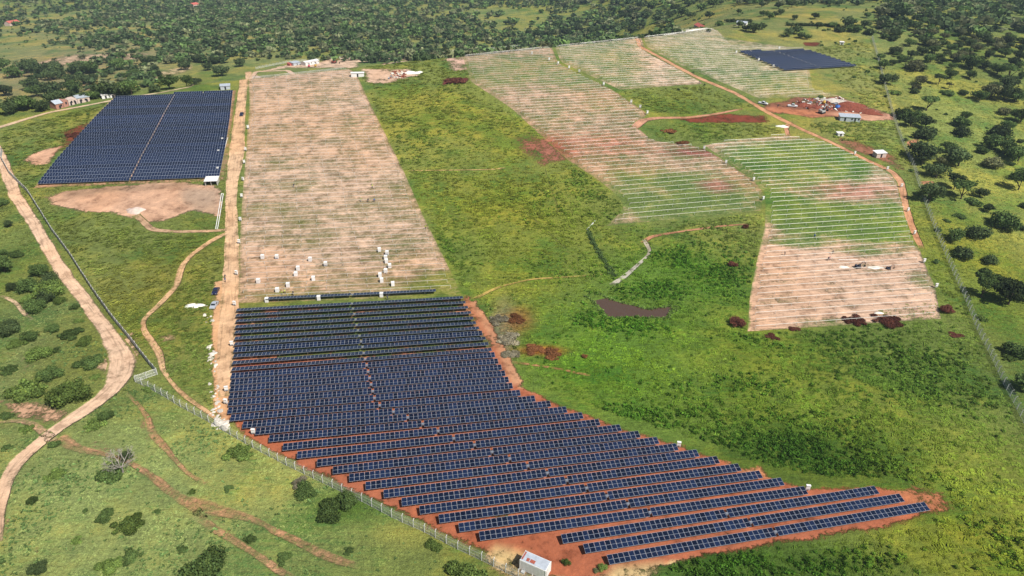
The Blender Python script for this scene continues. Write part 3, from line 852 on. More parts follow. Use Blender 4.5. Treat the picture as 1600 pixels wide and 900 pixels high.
def bare_rows(poly, ang, pitch, where, group, avoid=None, thick=0.075, trim=2.0, off=0.0, lift=1.15, most=999):
    rows = clip_rows(poly, ang, pitch, off)
    k = 0
    for (o, A, B) in rows:
        d = (B - A) / np.linalg.norm(B - A)
        A, B = A + d * (trim + random.uniform(0, 1.5)), B - d * (trim + random.uniform(0, 1.5))
        L = np.linalg.norm(B - A)
        n = max(int(L / 6.5), 2)
        S = [A + (B - A) * i / n for i in range(n + 1)]
        runs, cur = [], []
        for s in S:
            if avoid is not None and poly_sd(s[None], avoid)[0] > -2:
                if len(cur) > 1:
                    runs.append(cur)
                cur = []
            else:
                cur.append(s)
        if len(cur) > 1:
            runs.append(cur)
        for run in runs:
            b = MB()
            P = [Vector((s[0], s[1], H1(s[0], s[1]) + lift)) for s in run]
            c0 = Vector((P[0].x, P[0].y, P[0].z - lift))
            b.tube([p - c0 for p in P], thick, 5)
            for p in P:
                q = p - c0
                b.box(q.x - 0.05, q.x + 0.05, q.y - 0.06, q.y + 0.06, q.z - lift - 0.3, q.z + 0.03)
            k += 1
            if k > most:
                base = len(rest.v)
                rest.v += [tuple(Vector(v) + c0) for v in b.v]
                rest.f += [tuple(base + i for i in f) for f in b.f]
                rest.m += b.m
                continue
            ob = b.build('tracker_tube', M['steel'], None, c0)
            tag(ob, 'bare white tracker tube, %s up from the near edge of %s' % (ordn(k), where), 'tracker tube', group)
    return k
rest = MB()
na = bare_rows(FIELD_A, ANG_A, 3.75, 'the dusty field', 'tubes of the long dusty field', off=3.0, most=75, thick=0.055)
nb = bare_rows(FIELD_B, ANG_B, 4.05, 'the central field', 'tubes of the central sloping field', thick=0.048, most=100)
ne = bare_rows(FIELD_E, ANG_B, 4.0, 'the upper field', 'tubes of the upper field', thick=0.048, most=22)
nc = bare_rows(FIELD_C, ANG_C, 3.75, 'the striped field', 'tubes of the striped field', thick=0.07)
nd = bare_rows(FIELD_D, ANG_B, 3.9, 'the hilltop field', 'tubes of the hilltop field', avoid=BLOCK_D, thick=0.048, most=30)
tag(rest.build('tracker_tubes', M['steel']), 'faint far tracker tubes too distant to tell apart', 'tracker tube', kind='stuff')
print('ROWS', n_l, n_d, na, nb, ne, nc, nd)

# ------------------------------------------------------------------ white pallets and control boxes
def pallet_meshes():
    b = MB(); b.box(-0.57, 0.57, -0.57, 0.57, 0.14, 1.50); box = b.mesh('wrapped_stack', M['whitebox'])
    b = MB(); b.box(-0.60, 0.60, -0.60, 0.60, 1.503, 1.56); cap = b.mesh('lid', M['white'])
    b = MB()
    for y in (-0.5, 0, 0.5):
        b.box(-0.6, 0.6, y - 0.06, y + 0.06, 0, 0.136)
    base = b.mesh('pallet_base', M['plaster'])
    b = MB(); b.box(-0.5, 0.5, -0.585, -0.573, 0.20, 0.62); low = b.mesh('label_sheet', M['grey'])
    return box, cap, base, low
PM = pallet_meshes()
PALLETS = [(410.6,404,0,'upper one of two beside the field edge'),(433,404,1,'grey-fronted one of the upper pair near the field edge'),(485,408,0,'single one above the centre of the left group'),(509,415,1,'grey-fronted one standing farthest up the middle'),(466,422,0,'upper of two close together in the left group'),(462.6,431,0,'lower of two close together in the left group'),(490,438,0,'lone one in the middle of the left group'),(404,441.7,0,'outermost one nearest the dirt road'),(450.4,448,0,'lone one below the close pair'),(433.7,456,0,'one just above the lone module row'),(417.4,471.7,0,'one at the end of the lone module row'),(498.4,468.5,0,'one in front of the middle of the lone module row'),(593,393,0,'topmost of the column of white stacks'),(605,397.8,1,'second from the top of the column of white stacks'),(602.8,405,0,'third from the top of the column of white stacks'),(604,410.8,0,'fourth from the top of the column of white stacks'),(609,418,0,'fifth from the top of the column of white stacks'),(602.8,426,0,'sixth from the top of the column of white stacks'),(594,432.7,0,'seventh from the top of the column of white stacks'),(596.6,440.8,0,'eighth from the top of the column of white stacks'),(614,446.5,0,'lowest of the column of white stacks'),(596.3,463.6,0,'one before the far half of the lone module row')]
for x, y, g, where in PALLETS:
    p = at(x, y)
    r = empty('module_pallet', p, ANG_A + random.uniform(-0.15, 0.15))
    tag(r, 'white wrapped stack of modules, ' + where, 'pallet', 'white module pallets in the long field')
    c_ = new_obj('wrapped_stack', PM[0], r); new_obj('lid', PM[1], r); new_obj('pallet_base', PM[2], r)
    if g:
        new_obj('label_sheet', PM[3], c_)
_b = MB(); _b.box(-0.45, 0.45, -0.22, 0.22, 0.55, 1.75); _b.box(-0.50, 0.50, -0.34, 0.26, 1.753, 1.84); CBOX = _b.mesh('cabinet', M['white'])
_b = MB(); _b.box(-0.4, -0.3, -0.05, 0.05, -0.3, 0.547); _b.box(0.3, 0.4, -0.05, 0.05, -0.3, 0.547); CLEG = _b.mesh('legs', M['steel'])
_b = MB(); _b.box(-0.36, 0.36, -0.228, -0.223, 0.62, 0.80); CTAG = _b.mesh('door_plate', M['grey'])
CB = [(388,202,'A'),(384,236,'A'),(382,256,'A'),(380,283,'A'),(378,309,'A'),(376,346,'A'),(374,381,'A'),(370,430,'A'),(367,478,'M'),(363,541,'M'),(354.5,612,'M'),(353.5,632,'M'),(396.5,679,'M'),(1060,699,'R'),(1261,767,'R'),
      (1100,234,'B'),(1134,256,'B'),(1177,283,'B'),(1192,313,'B'),(1335,242,'C'),(1386,266,'C'),(1408,293,'C'),(1418,331,'C'),(1428,367,'C'),(1443,411,'C'),(1462,450,'C'),
      (831,86,'E'),(858,95,'E'),(872,101,'E'),(889,108,'E'),(905,114,'E'),(943,134,'E'),(986,162,'E'),(1000,170,'E'),(1011,179,'E'),(1150,84,'D'),(1185,96,'D'),(1208,106,'D'),(1217,78,'D'),(342,240,'L'),(348,221,'L'),(341,267,'L')]
CN = {'A': 'along the dirt road side of the long dusty field', 'M': 'at the road end of the near module block', 'R': 'at the meadow end of the near module block', 'B': 'at the lane end of the central sloping field',
      'C': 'at the fence end of the striped field', 'E': 'along the green lane of the upper fields', 'D': 'beside the small dark hilltop block', 'L': 'at the road end of the far dark block'}
cnt = {}
for x, y, k in CB:
    cnt[k] = cnt.get(k, 0) + 1
    p = at(x, y)
    r = empty('control_cabinet', p, random.uniform(-0.3, 0.5))
    s = 1.0 if y > 220 else 1.15
    r.scale = (s, s, s)
    tag(r, 'white control cabinet %s, %s in line' % (CN[k], ordn(cnt[k])), 'cabinet', 'white control cabinets at row ends')
    c_ = new_obj('cabinet', CBOX, r); new_obj('legs', CLEG, r); new_obj('door_plate', CTAG, c_)

# ------------------------------------------------------------------ fences and the boundary wall
def along(px, step):
    C = pts(*px)
    d = np.r_[0, np.cumsum(np.linalg.norm(np.diff(C, axis=0), axis=1))]
    n = int(round(d[-1] / step))
    t = np.linspace(0, d[-1], n + 1)
    return [Vector((np.interp(s, d, C[:, 0]), np.interp(s, d, C[:, 1]), 0)) for s in t]
def fence(name, px, step, label, cat, hgt, kind, post_mesh, pmat):
    P = along(px, step)
    for p in P:
        p.z = H1(p.x, p.y)
    root = empty(name, P[0])
    tag(root, label, cat)
    panels = {}
    for i, p in enumerate(P):
        q = P[min(i + 1, len(P) - 1)]; q0 = P[max(i - 1, 0)]
        rz = math.atan2((q - q0).y, (q - q0).x)
        o = new_obj('post', post_mesh, root, p - P[0])
        o.rotation_euler = (random.uniform(-0.03, 0.03), random.uniform(-0.03, 0.03), rz)
    for i in range(len(P) - 1):
        a, c = P[i], P[i + 1]
        L = (c - a).length
        rz = math.atan2(c.y - a.y, c.x - a.x)
        ry = -math.atan2(c.z - a.z, Vector((c.x - a.x, c.y - a.y)).length)
        if 'm' not in panels:
            b = MB()
            if kind == 'wall':
                for z0 in (0.02, 0.52, 1.02, 1.52):
                    b.box(0.07, step - 0.07, -0.035, 0.035, z0, z0 + 0.485)
            else:
                b.add([(0.05, 0, 0.02), (step - 0.05, 0, 0.02), (step - 0.05, 0, hgt), (0.05, 0, hgt)], [(0, 1, 2, 3)])
                for z0 in (0.1, hgt * 0.5, hgt):
                    b.tube([(0.05, 0, z0), (step - 0.05, 0, z0)], 0.02, 4, 1)
                for j, z0 in enumerate((hgt + 0.18, hgt + 0.36)):
                    b.tube([(0.05, 0.12 * (j + 1), z0), (step - 0.05, 0.12 * (j + 1), z0)], 0.012, 4, 1)
            panels['m'] = b.mesh('panel', pmat)
        o = new_obj('wall_panel' if kind == 'wall' else 'wire_panel', panels['m'], root, a - P[0])
        o.rotation_euler = (0, ry, rz)
        o.scale = (L / step, 1, 1)
    return root
_b = MB(); _b.box(-0.09, 0.09, -0.09, 0.09, -0.4, 2.25); WPOST = _b.mesh('post', M['whiteconc'])
_b = MB(); _b.box(-0.08, 0.08, -0.08, 0.08, -0.4, 1.98); _b.tube([(0, 0, 1.95), (0, 0.22, 2.25), (0, 0.42, 2.38)], 0.075, 6); FPOST = _b.mesh('post', M['whiteconc'])
fence('boundary_wall', [(4, 238), (2, 248), (15, 272), (45, 303), (82, 362), (110, 400), (140, 447), (150, 462), (175, 497), (207, 536), (230, 566), (246, 585)], 2.6,
      'grey precast concrete boundary wall beside the wide dirt road', 'wall', 2.0, 'wall', WPOST, M['concrete'])
fence('wire_fence', [(246, 585), (212, 597), (250, 616), (282, 636), (320, 656), (355, 677), (397, 701), (445, 726), (490, 748), (570, 786), (617, 811), (662, 831), (710, 856), (757, 878), (797, 898), (830, 912)], 2.9,
      'wire fence on white posts below the near module block', 'fence', 1.9, 'wire', FPOST, [M['wire'], M['steel']])
fence('wire_fence', [(1362, 60), (1372, 95), (1382, 135), (1396, 186), (1410, 226), (1427, 262), (1436, 293), (1450, 332), (1465, 371), (1480, 406), (1500, 451), (1508, 468), (1527, 517), (1548, 557), (1568, 601), (1585, 633), (1604, 670), (1630, 720)], 3.0,
      'long wire fence on pale posts dividing the site from the tree pasture', 'fence', 2.0, 'wire', FPOST, [M['wire'], M['steel']])
fence('wire_fence', [(400, 108), (450, 98), (500, 94), (560, 90), (620, 87), (690, 82), (780, 76), (860, 67), (900, 62)], 4.0,
      'thin crest fence on pale posts in front of the forest', 'fence', 1.8, 'wire', FPOST, [M['wire'], M['steel']])

# ------------------------------------------------------------------ trees, bushes and low growth
def leaf_cards(r, centers, normals, size, asp=1.0):
    n = len(centers)
    nn = normals + r.normal(0, 0.55, (n, 3))
    nn /= np.linalg.norm(nn, axis=1)[:, None] + 1e-9
    a = np.cross(nn, r.normal(0, 1, (n, 3))); a /= np.linalg.norm(a, axis=1)[:, None] + 1e-9
    b_ = np.cross(nn, a)
    s = (size * r.uniform(0.6, 1.35, n))[:, None]
    a, b_ = a * s * asp, b_ * s
    V = np.stack([centers - a, centers - b_ * 0.8, centers + a, centers + b_ * 0.8], 1).reshape(-1, 3)
    return V, np.arange(4 * n).reshape(n, 4)
def crown_cloud(r, kind, n, size):
    """leaf cards on the shells of several lobes; the crown is one unit in radius"""
    k = r.integers(12, 19)
    ang = r.uniform(0, 6.28, k); rad = np.sqrt(r.uniform(0, 1, k)) * 0.80
    c = np.stack([np.cos(ang) * rad, np.sin(ang) * rad, np.zeros(k)], 1)
    lr = r.uniform(0.17, 0.42, k)
    if kind == 'round':
        c[:, 2] = 0.80 + r.uniform(-0.36, 0.36, k) * (1.15 - rad); zs = 0.95; lr *= 1.12
    elif kind == 'umbrella':
        c[:, 2] = 1.25 + r.uniform(-0.10, 0.16, k); zs = 0.55; lr *= 0.95
    elif kind == 'bush':
        c[:, 2] = 0.34 + r.uniform(-0.05, 0.36, k) * (1.1 - rad); zs = 0.95
    else:
        c[:, 2] = 0.10 + r.uniform(-0.03, 0.10, k); zs = 0.5; lr *= r.uniform(0.6, 1.0, k)
    c[0] = (0, 0, c[:, 2].mean()); lr[0] = 0.48
    w = lr ** 2; w /= w.sum()
    li = r.choice(k, n, p=w)
    d = r.normal(0, 1, (n, 3)); d[:, 2] = d[:, 2] * 0.9 + 0.15
    d /= np.linalg.norm(d, axis=1)[:, None]
    rr = (r.uniform(0.40, 1.35, n) ** 0.6)[:, None] * lr[li][:, None]
    P = c[li] + d * rr * np.array([1, 1, zs])
    if kind in ('bush', 'low'):
        P[:, 2] = np.abs(P[:, 2]) + 0.01
    V, Fq = leaf_cards(r, P, d, np.full(n, size), 0.7)
    lobe_t = r.uniform(0.75, 1.25, k)
    t = lobe_t[li] * r.uniform(0.65, 1.35, n)
    return V, Fq, np.repeat(t, 4), c, lr
GREENS = {'dark': (0.068, 0.100, 0.042), 'mid': (0.098, 0.155, 0.050), 'bright': (0.150, 0.225, 0.060), 'olive': (0.145, 0.160, 0.080), 'red': (0.16, 0.065, 0.048), 'orange': (0.26, 0.12, 0.055), 'grey': (0.28, 0.26, 0.19)}
CROWNS, TRUNKS = {}, {}
def crown(kind, tone, var, lod):
    key = (kind, tone, var, lod)
    if key not in CROWNS:
        r = np.random.default_rng(abs(hash_(kind)) * 7 + var * 131)
        n, size = {0: (520, 0.150), 1: (1500, 0.092), 2: (4200, 0.056)}[lod]
        V, Fq, t, c, lr = crown_cloud(r, kind, n, size)
        g = np.array(GREENS[tone])
        tint = g[None] * t[:, None]
        yel = r.uniform(0, 1, len(t) // 4).repeat(4)[:, None] ** 3
        tint = tint * (1 - 0.5 * yel) + tint * np.array([1.7, 1.35, 0.8]) * 0.5 * yel
        CROWNS[key] = (np_mesh('crown', V, Fq, M['leaf'], tint), c, lr)
    return CROWNS[key]
def hash_(s):
    return sum((i + 3) * ord(ch) for i, ch in enumerate(s))
def trunk(kind, var):
    key = (kind, var)
    if key not in TRUNKS:
        c = crown(kind, 'dark', var, 0)[1]
        b = MB()
        fork = 0.30 if kind != 'bush' else 0.10
        b.tube([(0, 0, -0.15), (0.01, 0, fork * 0.5), (0, 0.01, fork)], [0.075, 0.060, 0.052], 6)
        for q in c[:5]:
            b.tube([(0, 0, fork - 0.02), (q[0] * 0.5, q[1] * 0.5, (fork + q[2]) * 0.52), (q[0] * 0.9, q[1] * 0.9, q[2])], [0.042, 0.030, 0.012], 5)
        TRUNKS[key] = b.mesh('trunk', M['bark'], True)
    return TRUNKS[key]
def plant(name, p, R, kind, tone, label, cat, group, lod=1, hs=1.0):
    v = random.randrange(4)
    r = empty(name, p, random.uniform(0, 6.28))
    r.scale = (R, R * random.uniform(0.88, 1.12), R * hs * random.uniform(0.9, 1.1))
    tag(r, label, cat, group)
    new_obj('crown' if kind in ('round', 'umbrella') else 'foliage', crown(kind, tone, v, lod)[0], r)
    if kind != 'low':
        new_obj('trunk', trunk(kind, v), r)
    return r
# base point and crown width in the photograph, shape, tone
R_, U_, B_, L_ = 'round', 'umbrella', 'bush', 'low'
SAV = [(1375,93,12,R_),(1381,108,17,R_),(1385,131,22,R_),(1434,132,17,R_),(1431,140,15,B_),(1428,109,28,B_),(1415,97,13,R_),(1466,132,16,U_),(1483,122,19,R_),(1486,107,10,R_),(1482,139,10,U_),(1514,123,15,R_),(1519,107,24,R_),(1472,99,13,R_),(1497,98,12,R_),(1558,115,22,R_),(1575,124,24,U_),(1534,106,17,R_),(1595,123,14,R_),(1550,141,17,R_),(1573,139,28,R_),
 (1397,146,20,L_),(1430,146,14,B_),(1480,147,22,L_),(1506,148,14,B_),(1447,173,24,U_),(1412,185,26,B_),(1422,198,19,R_),(1431,185,21,B_),(1445,200,22,R_),(1443,216,28,B_),(1455,208,14,B_),(1509,184,14,R_),(1567,179,20,B_),(1497,197,28,B_),(1502,212,26,B_),(1594,192,26,R_),(1575,202,18,R_),(1561,213,32,B_),(1553,234,32,R_),(1531,239,20,B_),(1568,241,26,R_),(1590,252,30,R_),(1552,262,30,B_),(1444,250,40,R_),(1480,239,22,R_),(1497,259,36,R_),(1469,258,15,R_),(1440,259,17,U_),(1462,278,28,R_),(1592,280,26,R_),(1594,223,10,B_),(1575,256,16,L_),(1414,220,8,B_),(1530,157,22,R_),(1547,155,26,R_),(1569,157,30,R_),(1584,159,26,R_),
 (1501,311,32,U_),(1490,296,26,U_),(1530,307,19,R_),(1452,314,34,R_),(1520,318,26,L_),(1591,297,28,U_),(1545,331,15,R_),(1568,356,40,B_),(1488,375,26,R_),(1526,371,32,B_),(1465,361,11,B_),(1594,358,14,B_),(1500,339,18,L_),(1479,346,12,L_),(1598,324,14,B_),(1503,401,28,B_),(1546,411,22,B_),(1546,433,32,L_),(1533,464,32,U_),(1575,476,44,R_),(1596,467,34,R_),(1569,448,30,B_),(1588,554,34,B_),(1602,612,36,R_),(1533,499,18,L_),(1577,561,20,L_),(1510,90,14,R_),(1545,92,16,R_),(1590,95,18,R_),(1460,84,16,R_),(1440,86,16,R_),(1400,84,16,R_),(1570,90,18,R_),(1525,80,16,R_),(1485,80,14,R_),(1598,75,16,R_),(1555,72,16,R_),(1420,72,16,R_),(1450,70,15,R_),(1395,64,14,B_),(1380,60,14,B_),(1475,62,13,R_),(1505,66,15,R_),(1535,62,14,R_),(1575,66,16,R_)]
PASTURE = [(4,320,20,B_),(16,354,14,R_),(5,397,16,B_),(26,398,26,L_),(8,424,38,R_),(62,430,30,R_),(85,446,32,R_),(21,452,22,B_),(45,453,36,B_),(76,462,46,B_),(54,485,34,B_),(77,470,38,B_),(95,472,20,B_),(11,520,40,B_),(51,529,30,B_),(82,517,22,B_),(117,482,14,B_),(122,502,16,L_),(112,523,36,L_),(130,536,30,L_),(60,560,36,B_),(87,548,18,L_),(138,568,46,L_),(79,590,38,B_),(115,622,62,B_),(43,612,60,L_),(164,655,26,B_),(148,664,34,L_),(10,652,24,L_),(43,672,24,L_),(84,698,20,B_),(86,744,30,L_),(51,784,18,B_),(134,799,9,B_),(162,809,32,L_),(200,824,48,L_),(207,870,36,L_),(62,890,30,B_),(170,884,40,L_),(322,902,74,B_),(392,845,18,B_),(375,710,46,L_),(480,772,34,B_),(547,788,38,B_),(512,803,52,L_),(545,862,18,L_),(441,875,26,L_),(677,852,30,L_),(728,900,70,L_),(40,470,26,L_),(28,540,30,L_),(15,580,30,L_),(150,590,18,L_),(230,610,20,L_),(246,800,14,L_),(300,770,14,L_),(120,845,20,L_),(285,860,20,L_),(355,765,16,L_),(12,700,18,L_)]
VALLEY = [(22,121,22,R_),(42,114,24,R_),(61,120,24,R_),(84,112,24,B_),(123,115,24,R_),(145,114,20,R_),(183,109,18,R_),(212,120,14,R_),(194,121,11,B_),(81,126,16,R_),(94,122,14,R_),(109,130,16,R_),(131,131,16,R_),(145,129,13,R_),(51,140,24,R_),(59,151,18,R_),(86,150,28,R_),(116,146,22,R_),(90,162,24,R_),(108,158,18,R_),(131,155,13,R_),(147,155,16,R_),(14,179,20,R_),(31,171,26,R_),(45,171,24,R_),(66,174,18,R_),(167,151,28,R_),(187,151,24,R_),(206,148,22,R_),(242,143,16,B_),(235,103,18,R_),(248,119,12,B_),(292,134,16,R_),(307,132,13,R_),(265,138,22,R_),(347,119,18,R_),(290,109,15,R_),(8,150,18,R_),(5,110,18,R_),(165,120,10,B_),(225,135,9,B_),(325,110,13,R_),(310,98,13,R_),(335,100,12,R_),(375,104,14,R_)]
PLATEAU = [(1064,27,15,R_),(1079,28,11,R_),(1095,17,13,R_),(1108,29,12,R_),(1114,11,13,R_),(1125,7,8,R_),(1153,22,8,R_),(1190,11,9,R_),(1216,13,10,R_),(1237,11,12,R_),(1193,25,10,R_),(1202,30,10,R_),(1211,27,9,R_),(1220,23,10,R_),(1240,31,9,R_),(1273,30,10,R_),(1353,28,9,R_),(1178,51,18,R_),(1165,48,10,R_),(1190,46,12,R_),(1229,57,14,R_),(1240,53,14,R_),(1253,60,11,R_),(1261,62,9,R_),(1154,43,10,R_),(1124,40,12,B_),(1108,50,8,B_),(1324,44,18,R_),(1280,41,10,B_),(1300,42,12,B_),(1336,50,20,B_),(1360,54,16,B_),(1350,44,14,R_),(1312,50,12,B_),(1385,45,14,R_),(1405,52,14,R_),(1430,48,14,R_),
 (1000,45,13,R_),(985,52,12,R_),(1030,34,14,R_),(1045,28,13,R_),(1010,28,13,R_),(960,48,14,R_),(1055,18,13,R_),(1020,14,13,R_),(940,42,13,R_),(1035,44,8,B_),(925,52,13,R_),(905,50,13,R_),(885,56,13,R_),(870,46,14,R_),(860,60,12,R_),(840,58,13,R_),(1000,12,13,R_),(980,30,12,R_),(1075,10,12,R_)]
HEDGE = [(1136 + 5.2 * i, 34 + 0.15 * i, 8) for i in range(8)] + [(1232 + 6.3 * i, 40 + 0.1 * i, 8) for i in range(13)]
def put_trees(lst, name_t, name_b, phrase_t, phrase_b, group, tones, lod, grow=1.0):
    """numbered upwards from the bottom edge of the photograph"""
    L = sorted(lst, key=lambda q: -q[1])
    nt = nb_ = 0
    for (x, y, w, kind) in L:
        p = at(x, y)
        R = w / px_per_m(p) / 2 * grow
        tone = random.choice(tones)
        if kind in (R_, U_):
            nt += 1
            plant(name_t, p, R, kind, tone, phrase_t % ordn(nt), 'tree', group + ' (trees)', lod)
        else:
            nb_ += 1
            plant(name_b, p, R, kind, ('bright' if random.random() < 0.45 else 'mid') if kind == L_ else tone, phrase_b % ordn(nb_), 'bush', group + ' (bushes)', lod)
_rs = random.Random(3)
SAV += [(_rs.uniform(1392, 1600), _rs.uniform(52, 112), _rs.uniform(9, 17), R_) for _ in range(48)]
put_trees(SAV, 'savanna_tree', 'savanna_bush', 'dark savanna tree beyond the long wire fence, %s up from the bottom edge', 'dark bush in the tree pasture beyond the long wire fence, %s up', 'savanna beyond the long wire fence', ['dark', 'mid', 'mid', 'dark', 'olive'], 1, 1.18)
put_trees(PASTURE, 'pasture_tree', 'pasture_bush', 'dark tree beside the wide dirt road, %s up from the bottom edge', 'green bush in the roadside pasture, %s up from the bottom edge', 'pasture by the wide dirt road', ['dark', 'mid', 'mid', 'bright'], 2, 1.05)
put_trees(VALLEY, 'valley_tree', 'valley_bush', 'dark valley tree behind the far-left module block, %s up from the bottom', 'low bush in the dry valley behind the far-left module block, %s up', 'valley behind the crest', ['dark', 'mid', 'dark'], 1, 1.4)
put_trees(PLATEAU, 'plateau_tree', 'plateau_bush', 'dark tree on the far plateau beyond the hilltop field, %s up', 'bush on the far plateau beyond the hilltop field, %s up', 'plateau beyond the hilltop field', ['dark', 'mid', 'dark'], 0, 1.35)
for i, (x, y, w) in enumerate(HEDGE):
    p = at(x, y)
    plant('hedge_bush', p, w / px_per_m(p) / 2 * 1.2, B_, 'dark', 'dark hedge bush in the far plateau hedgerows, %s along' % ordn(i + 1), 'bush', 'plateau hedgerows', 0)
for (x, y, w, kind, tone, lab) in [(885, 881, 13, B_, 'bright', 'small bright green tree beside the white container'), (941, 890, 15, B_, 'bright', 'small leafy tree at the end of the nearest module row'), (932, 893, 10, B_, 'olive', 'brownish shrub beside the end of the nearest module row'),
        (1143, 416, 17, B_, 'red', 'dark red shrub alone in the green hollow'), (1150, 508, 26, B_, 'red', 'dark red thicket beside the pink field corner'), (1480, 488, 22, B_, 'red', 'dark red bush by the long wire fence'), (1207, 528, 22, L_, 'red', 'low red weeds under the pink field'), (1240, 514, 18, L_, 'red', 'second patch of red weeds under the pink field'), (1335, 502, 36, L_, 'red', 'wide red weeds along the pink field bottom'), (1385, 503, 44, L_, 'red', 'longest red weeds along the pink field bottom'), (1495, 525, 20, L_, 'red', 'reddish weeds between pink field and wire fence'),
        (1165, 356, 11, B_, 'red', 'small dark red bush at the end of the ditch'), (1045, 206, 24, L_, 'orange', 'orange shrubs beside the pink track'), (1065, 224, 22, L_, 'orange', 'orange shrubs above the striped field'), (914, 558, 10, B_, 'orange', 'lone rusty shrub in the green meadow'), (830, 547, 30, L_, 'orange', 'rusty weeds beside the module block'), (862, 554, 36, L_, 'orange', 'longer rusty weeds beside the module block'), (808, 498, 30, L_, 'orange', 'faded rusty weeds beside the bare strip'),
        (780, 500, 34, L_, 'grey', 'grey brown weeds beside the block corner'), (795, 530, 38, L_, 'grey', 'grey brown weeds on the spoil bank'), (800, 555, 30, L_, 'grey', 'grey brown weeds at the lower spoil bank'), (470, 757, 24, B_, 'grey', 'grey leafless shrub against the wire fence'), (711, 127, 34, L_, 'red', 'dark red weeds in the upper meadow'), (120, 212, 30, L_, 'red', 'reddish weeds beside the far-left module block')]:
    p = at(x, y)
    plant('shrub', p, w / px_per_m(p) / 2 * 1.1, kind, tone, lab, 'bush', None, 2, 1.25 if tone == 'bright' else (0.55 if kind == L_ else 0.9))

# the leafless tree in the pasture
def dead_tree(px, py, h):
    p = at(px, py)
    b = MB()
    r = random.Random(5)
    def grow(q, d, ln, rad, depth):
        mid = q + d * ln * 0.5 + Vector((r.uniform(-1, 1), r.uniform(-1, 1), r.uniform(-0.3, 0.6))) * ln * 0.10
        e = q + d * ln
        b.tube([q, mid, e], [rad, rad * 0.8, rad * 0.6], 5 if depth > 2 else 3, 0, False)
        if depth == 0:
            return
        for k in range(3 if depth > 1 else 4):
            nd = (d + Vector((r.uniform(-1, 1), r.uniform(-1, 1), r.uniform(-0.35, 0.6))) * 0.85).normalized()
            grow(e, nd, ln * r.uniform(0.62, 0.85), rad * 0.58, depth - 1)
    root = empty('bare_tree', p)
    tag(root, 'grey leafless tree standing in the roadside pasture', 'tree')
    b.tube([(0, 0, -0.3), (0.1, 0, h * 0.12), (0, 0.1, h * 0.22)], [0.26, 0.21, 0.18], 7)
    b.build('trunk', M['dead'], root)
    b = MB()
    for k in range(6):
        a = k * 1.05 + 0.3
        grow(Vector((0, 0.1, h * 0.20)), Vector((math.cos(a), math.sin(a), 0.75)).normalized(), h * 0.24, 0.11, 4)
    b.build('branches', M['dead'], root)
dead_tree(192, 738, 7.0)
p = at(180, 741); plant('pasture_bush', p, 3.6, L_, 'mid', 'green undergrowth around the foot of the leafless tree', 'bush', None, 2, 1.6)
p = at(198, 716); plant('pasture_bush', p, 1.8, B_, 'dark', 'dark bush right behind the leafless tree', 'bush', None, 2)

# ------------------------------------------------------------------ masses: forest, undergrowth, tall grass
SITE = [pts((352, 462), (735, 455), (772, 515), (800, 575), (818, 602), (965, 655), (1100, 697), (1200, 735), (1300, 750), (1480, 785), (1500, 800), (1380, 822), (1200, 850), (1050, 876), (1000, 905), (800, 905), (640, 806), (480, 733), (380, 676), (335, 640)),
        FIELD_A[::12], FIELD_B[::8], FIELD_C[::10], FIELD_D[::8], FIELD_E[::8], PAD_L[::10], Qp[::4]]
def outside_site(P, margin=0.5):
    ok = np.ones(len(P), bool)
    for poly in SITE:
        ok &= poly_sd(P, poly) < -margin
    return ok
ROADS = []
def scatter_world(n, xr, yr, fall=0.0):
    """even spread over an area, thinner with distance"""
    P = np.stack([RNG.uniform(*xr, n), RNG.uniform(*yr, n)], 1)
    return P
def in_view(P, margin=40):
    z = height(P[:, 0], P[:, 1]) - CAM_H
    D = np.stack([P[:, 0], P[:, 1], z], 1)
    f = D @ np.array(_f)
    u = F_PX * (D @ np.array(_right)) / np.maximum(f, 1) + 800
    v = F_PX * (D @ np.array(_down)) / np.maximum(f, 1) + 450
    return (f > 10) & (u > -margin) & (u < 1600 + margin) & (v > -margin) & (v < 900 + margin), f, u, v
def value_noise(P, wl, seed):
    r = np.random.default_rng(seed)
    G = r.uniform(0, 1, (256, 256))
    q = P / wl + 1000.0
    i = np.floor(q).astype(int); t = q - i; t = t * t * (3 - 2 * t)
    a = G[i[:, 0] % 256, i[:, 1] % 256]; b_ = G[(i[:, 0] + 1) % 256, i[:, 1] % 256]
    c = G[i[:, 0] % 256, (i[:, 1] + 1) % 256]; d = G[(i[:, 0] + 1) % 256, (i[:, 1] + 1) % 256]
    return (a * (1 - t[:, 0]) + b_ * t[:, 0]) * (1 - t[:, 1]) + (c * (1 - t[:, 0]) + d * t[:, 0]) * t[:, 1]
def merged(name, P, S, protos, tints, mat, label, cat, zsc=1.0, heading=None):
    """many small plants as one mass"""
    Vs, Fs, Cs, off = [], [], [], 0
    pick = RNG.integers(0, len(protos), len(P))
    rot = RNG.uniform(0, 6.28, len(P)) if heading is None else heading + RNG.normal(0, 0.45, len(P))
    z = height(P[:, 0], P[:, 1])
    for k, (V, Fq, t) in enumerate(protos):
        I = np.where(pick == k)[0]
        if not len(I):
            continue
        c, s = np.cos(rot[I])[:, None], np.sin(rot[I])[:, None]
        X = (V[None, :, 0] * c - V[None, :, 1] * s) * S[I][:, None] + P[I, 0:1]
        Y = (V[None, :, 0] * s + V[None, :, 1] * c) * S[I][:, None] + P[I, 1:2]
        Z = V[None, :, 2] * S[I][:, None] * zsc + z[I][:, None]
        Vs.append(np.stack([X, Y, Z], 2).reshape(-1, 3))
        nv = len(V)
        Fs.append((Fq[None] + (np.arange(len(I)) * nv)[:, None, None]).reshape(-1, Fq.shape[1]) + off)
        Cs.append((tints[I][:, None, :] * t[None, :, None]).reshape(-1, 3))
        off += nv * len(I)
    me = np_mesh(name, np.vstack(Vs), np.vstack(Fs), mat, np.vstack(Cs))
    return tag(new_obj(name, me), label, cat, kind='stuff')
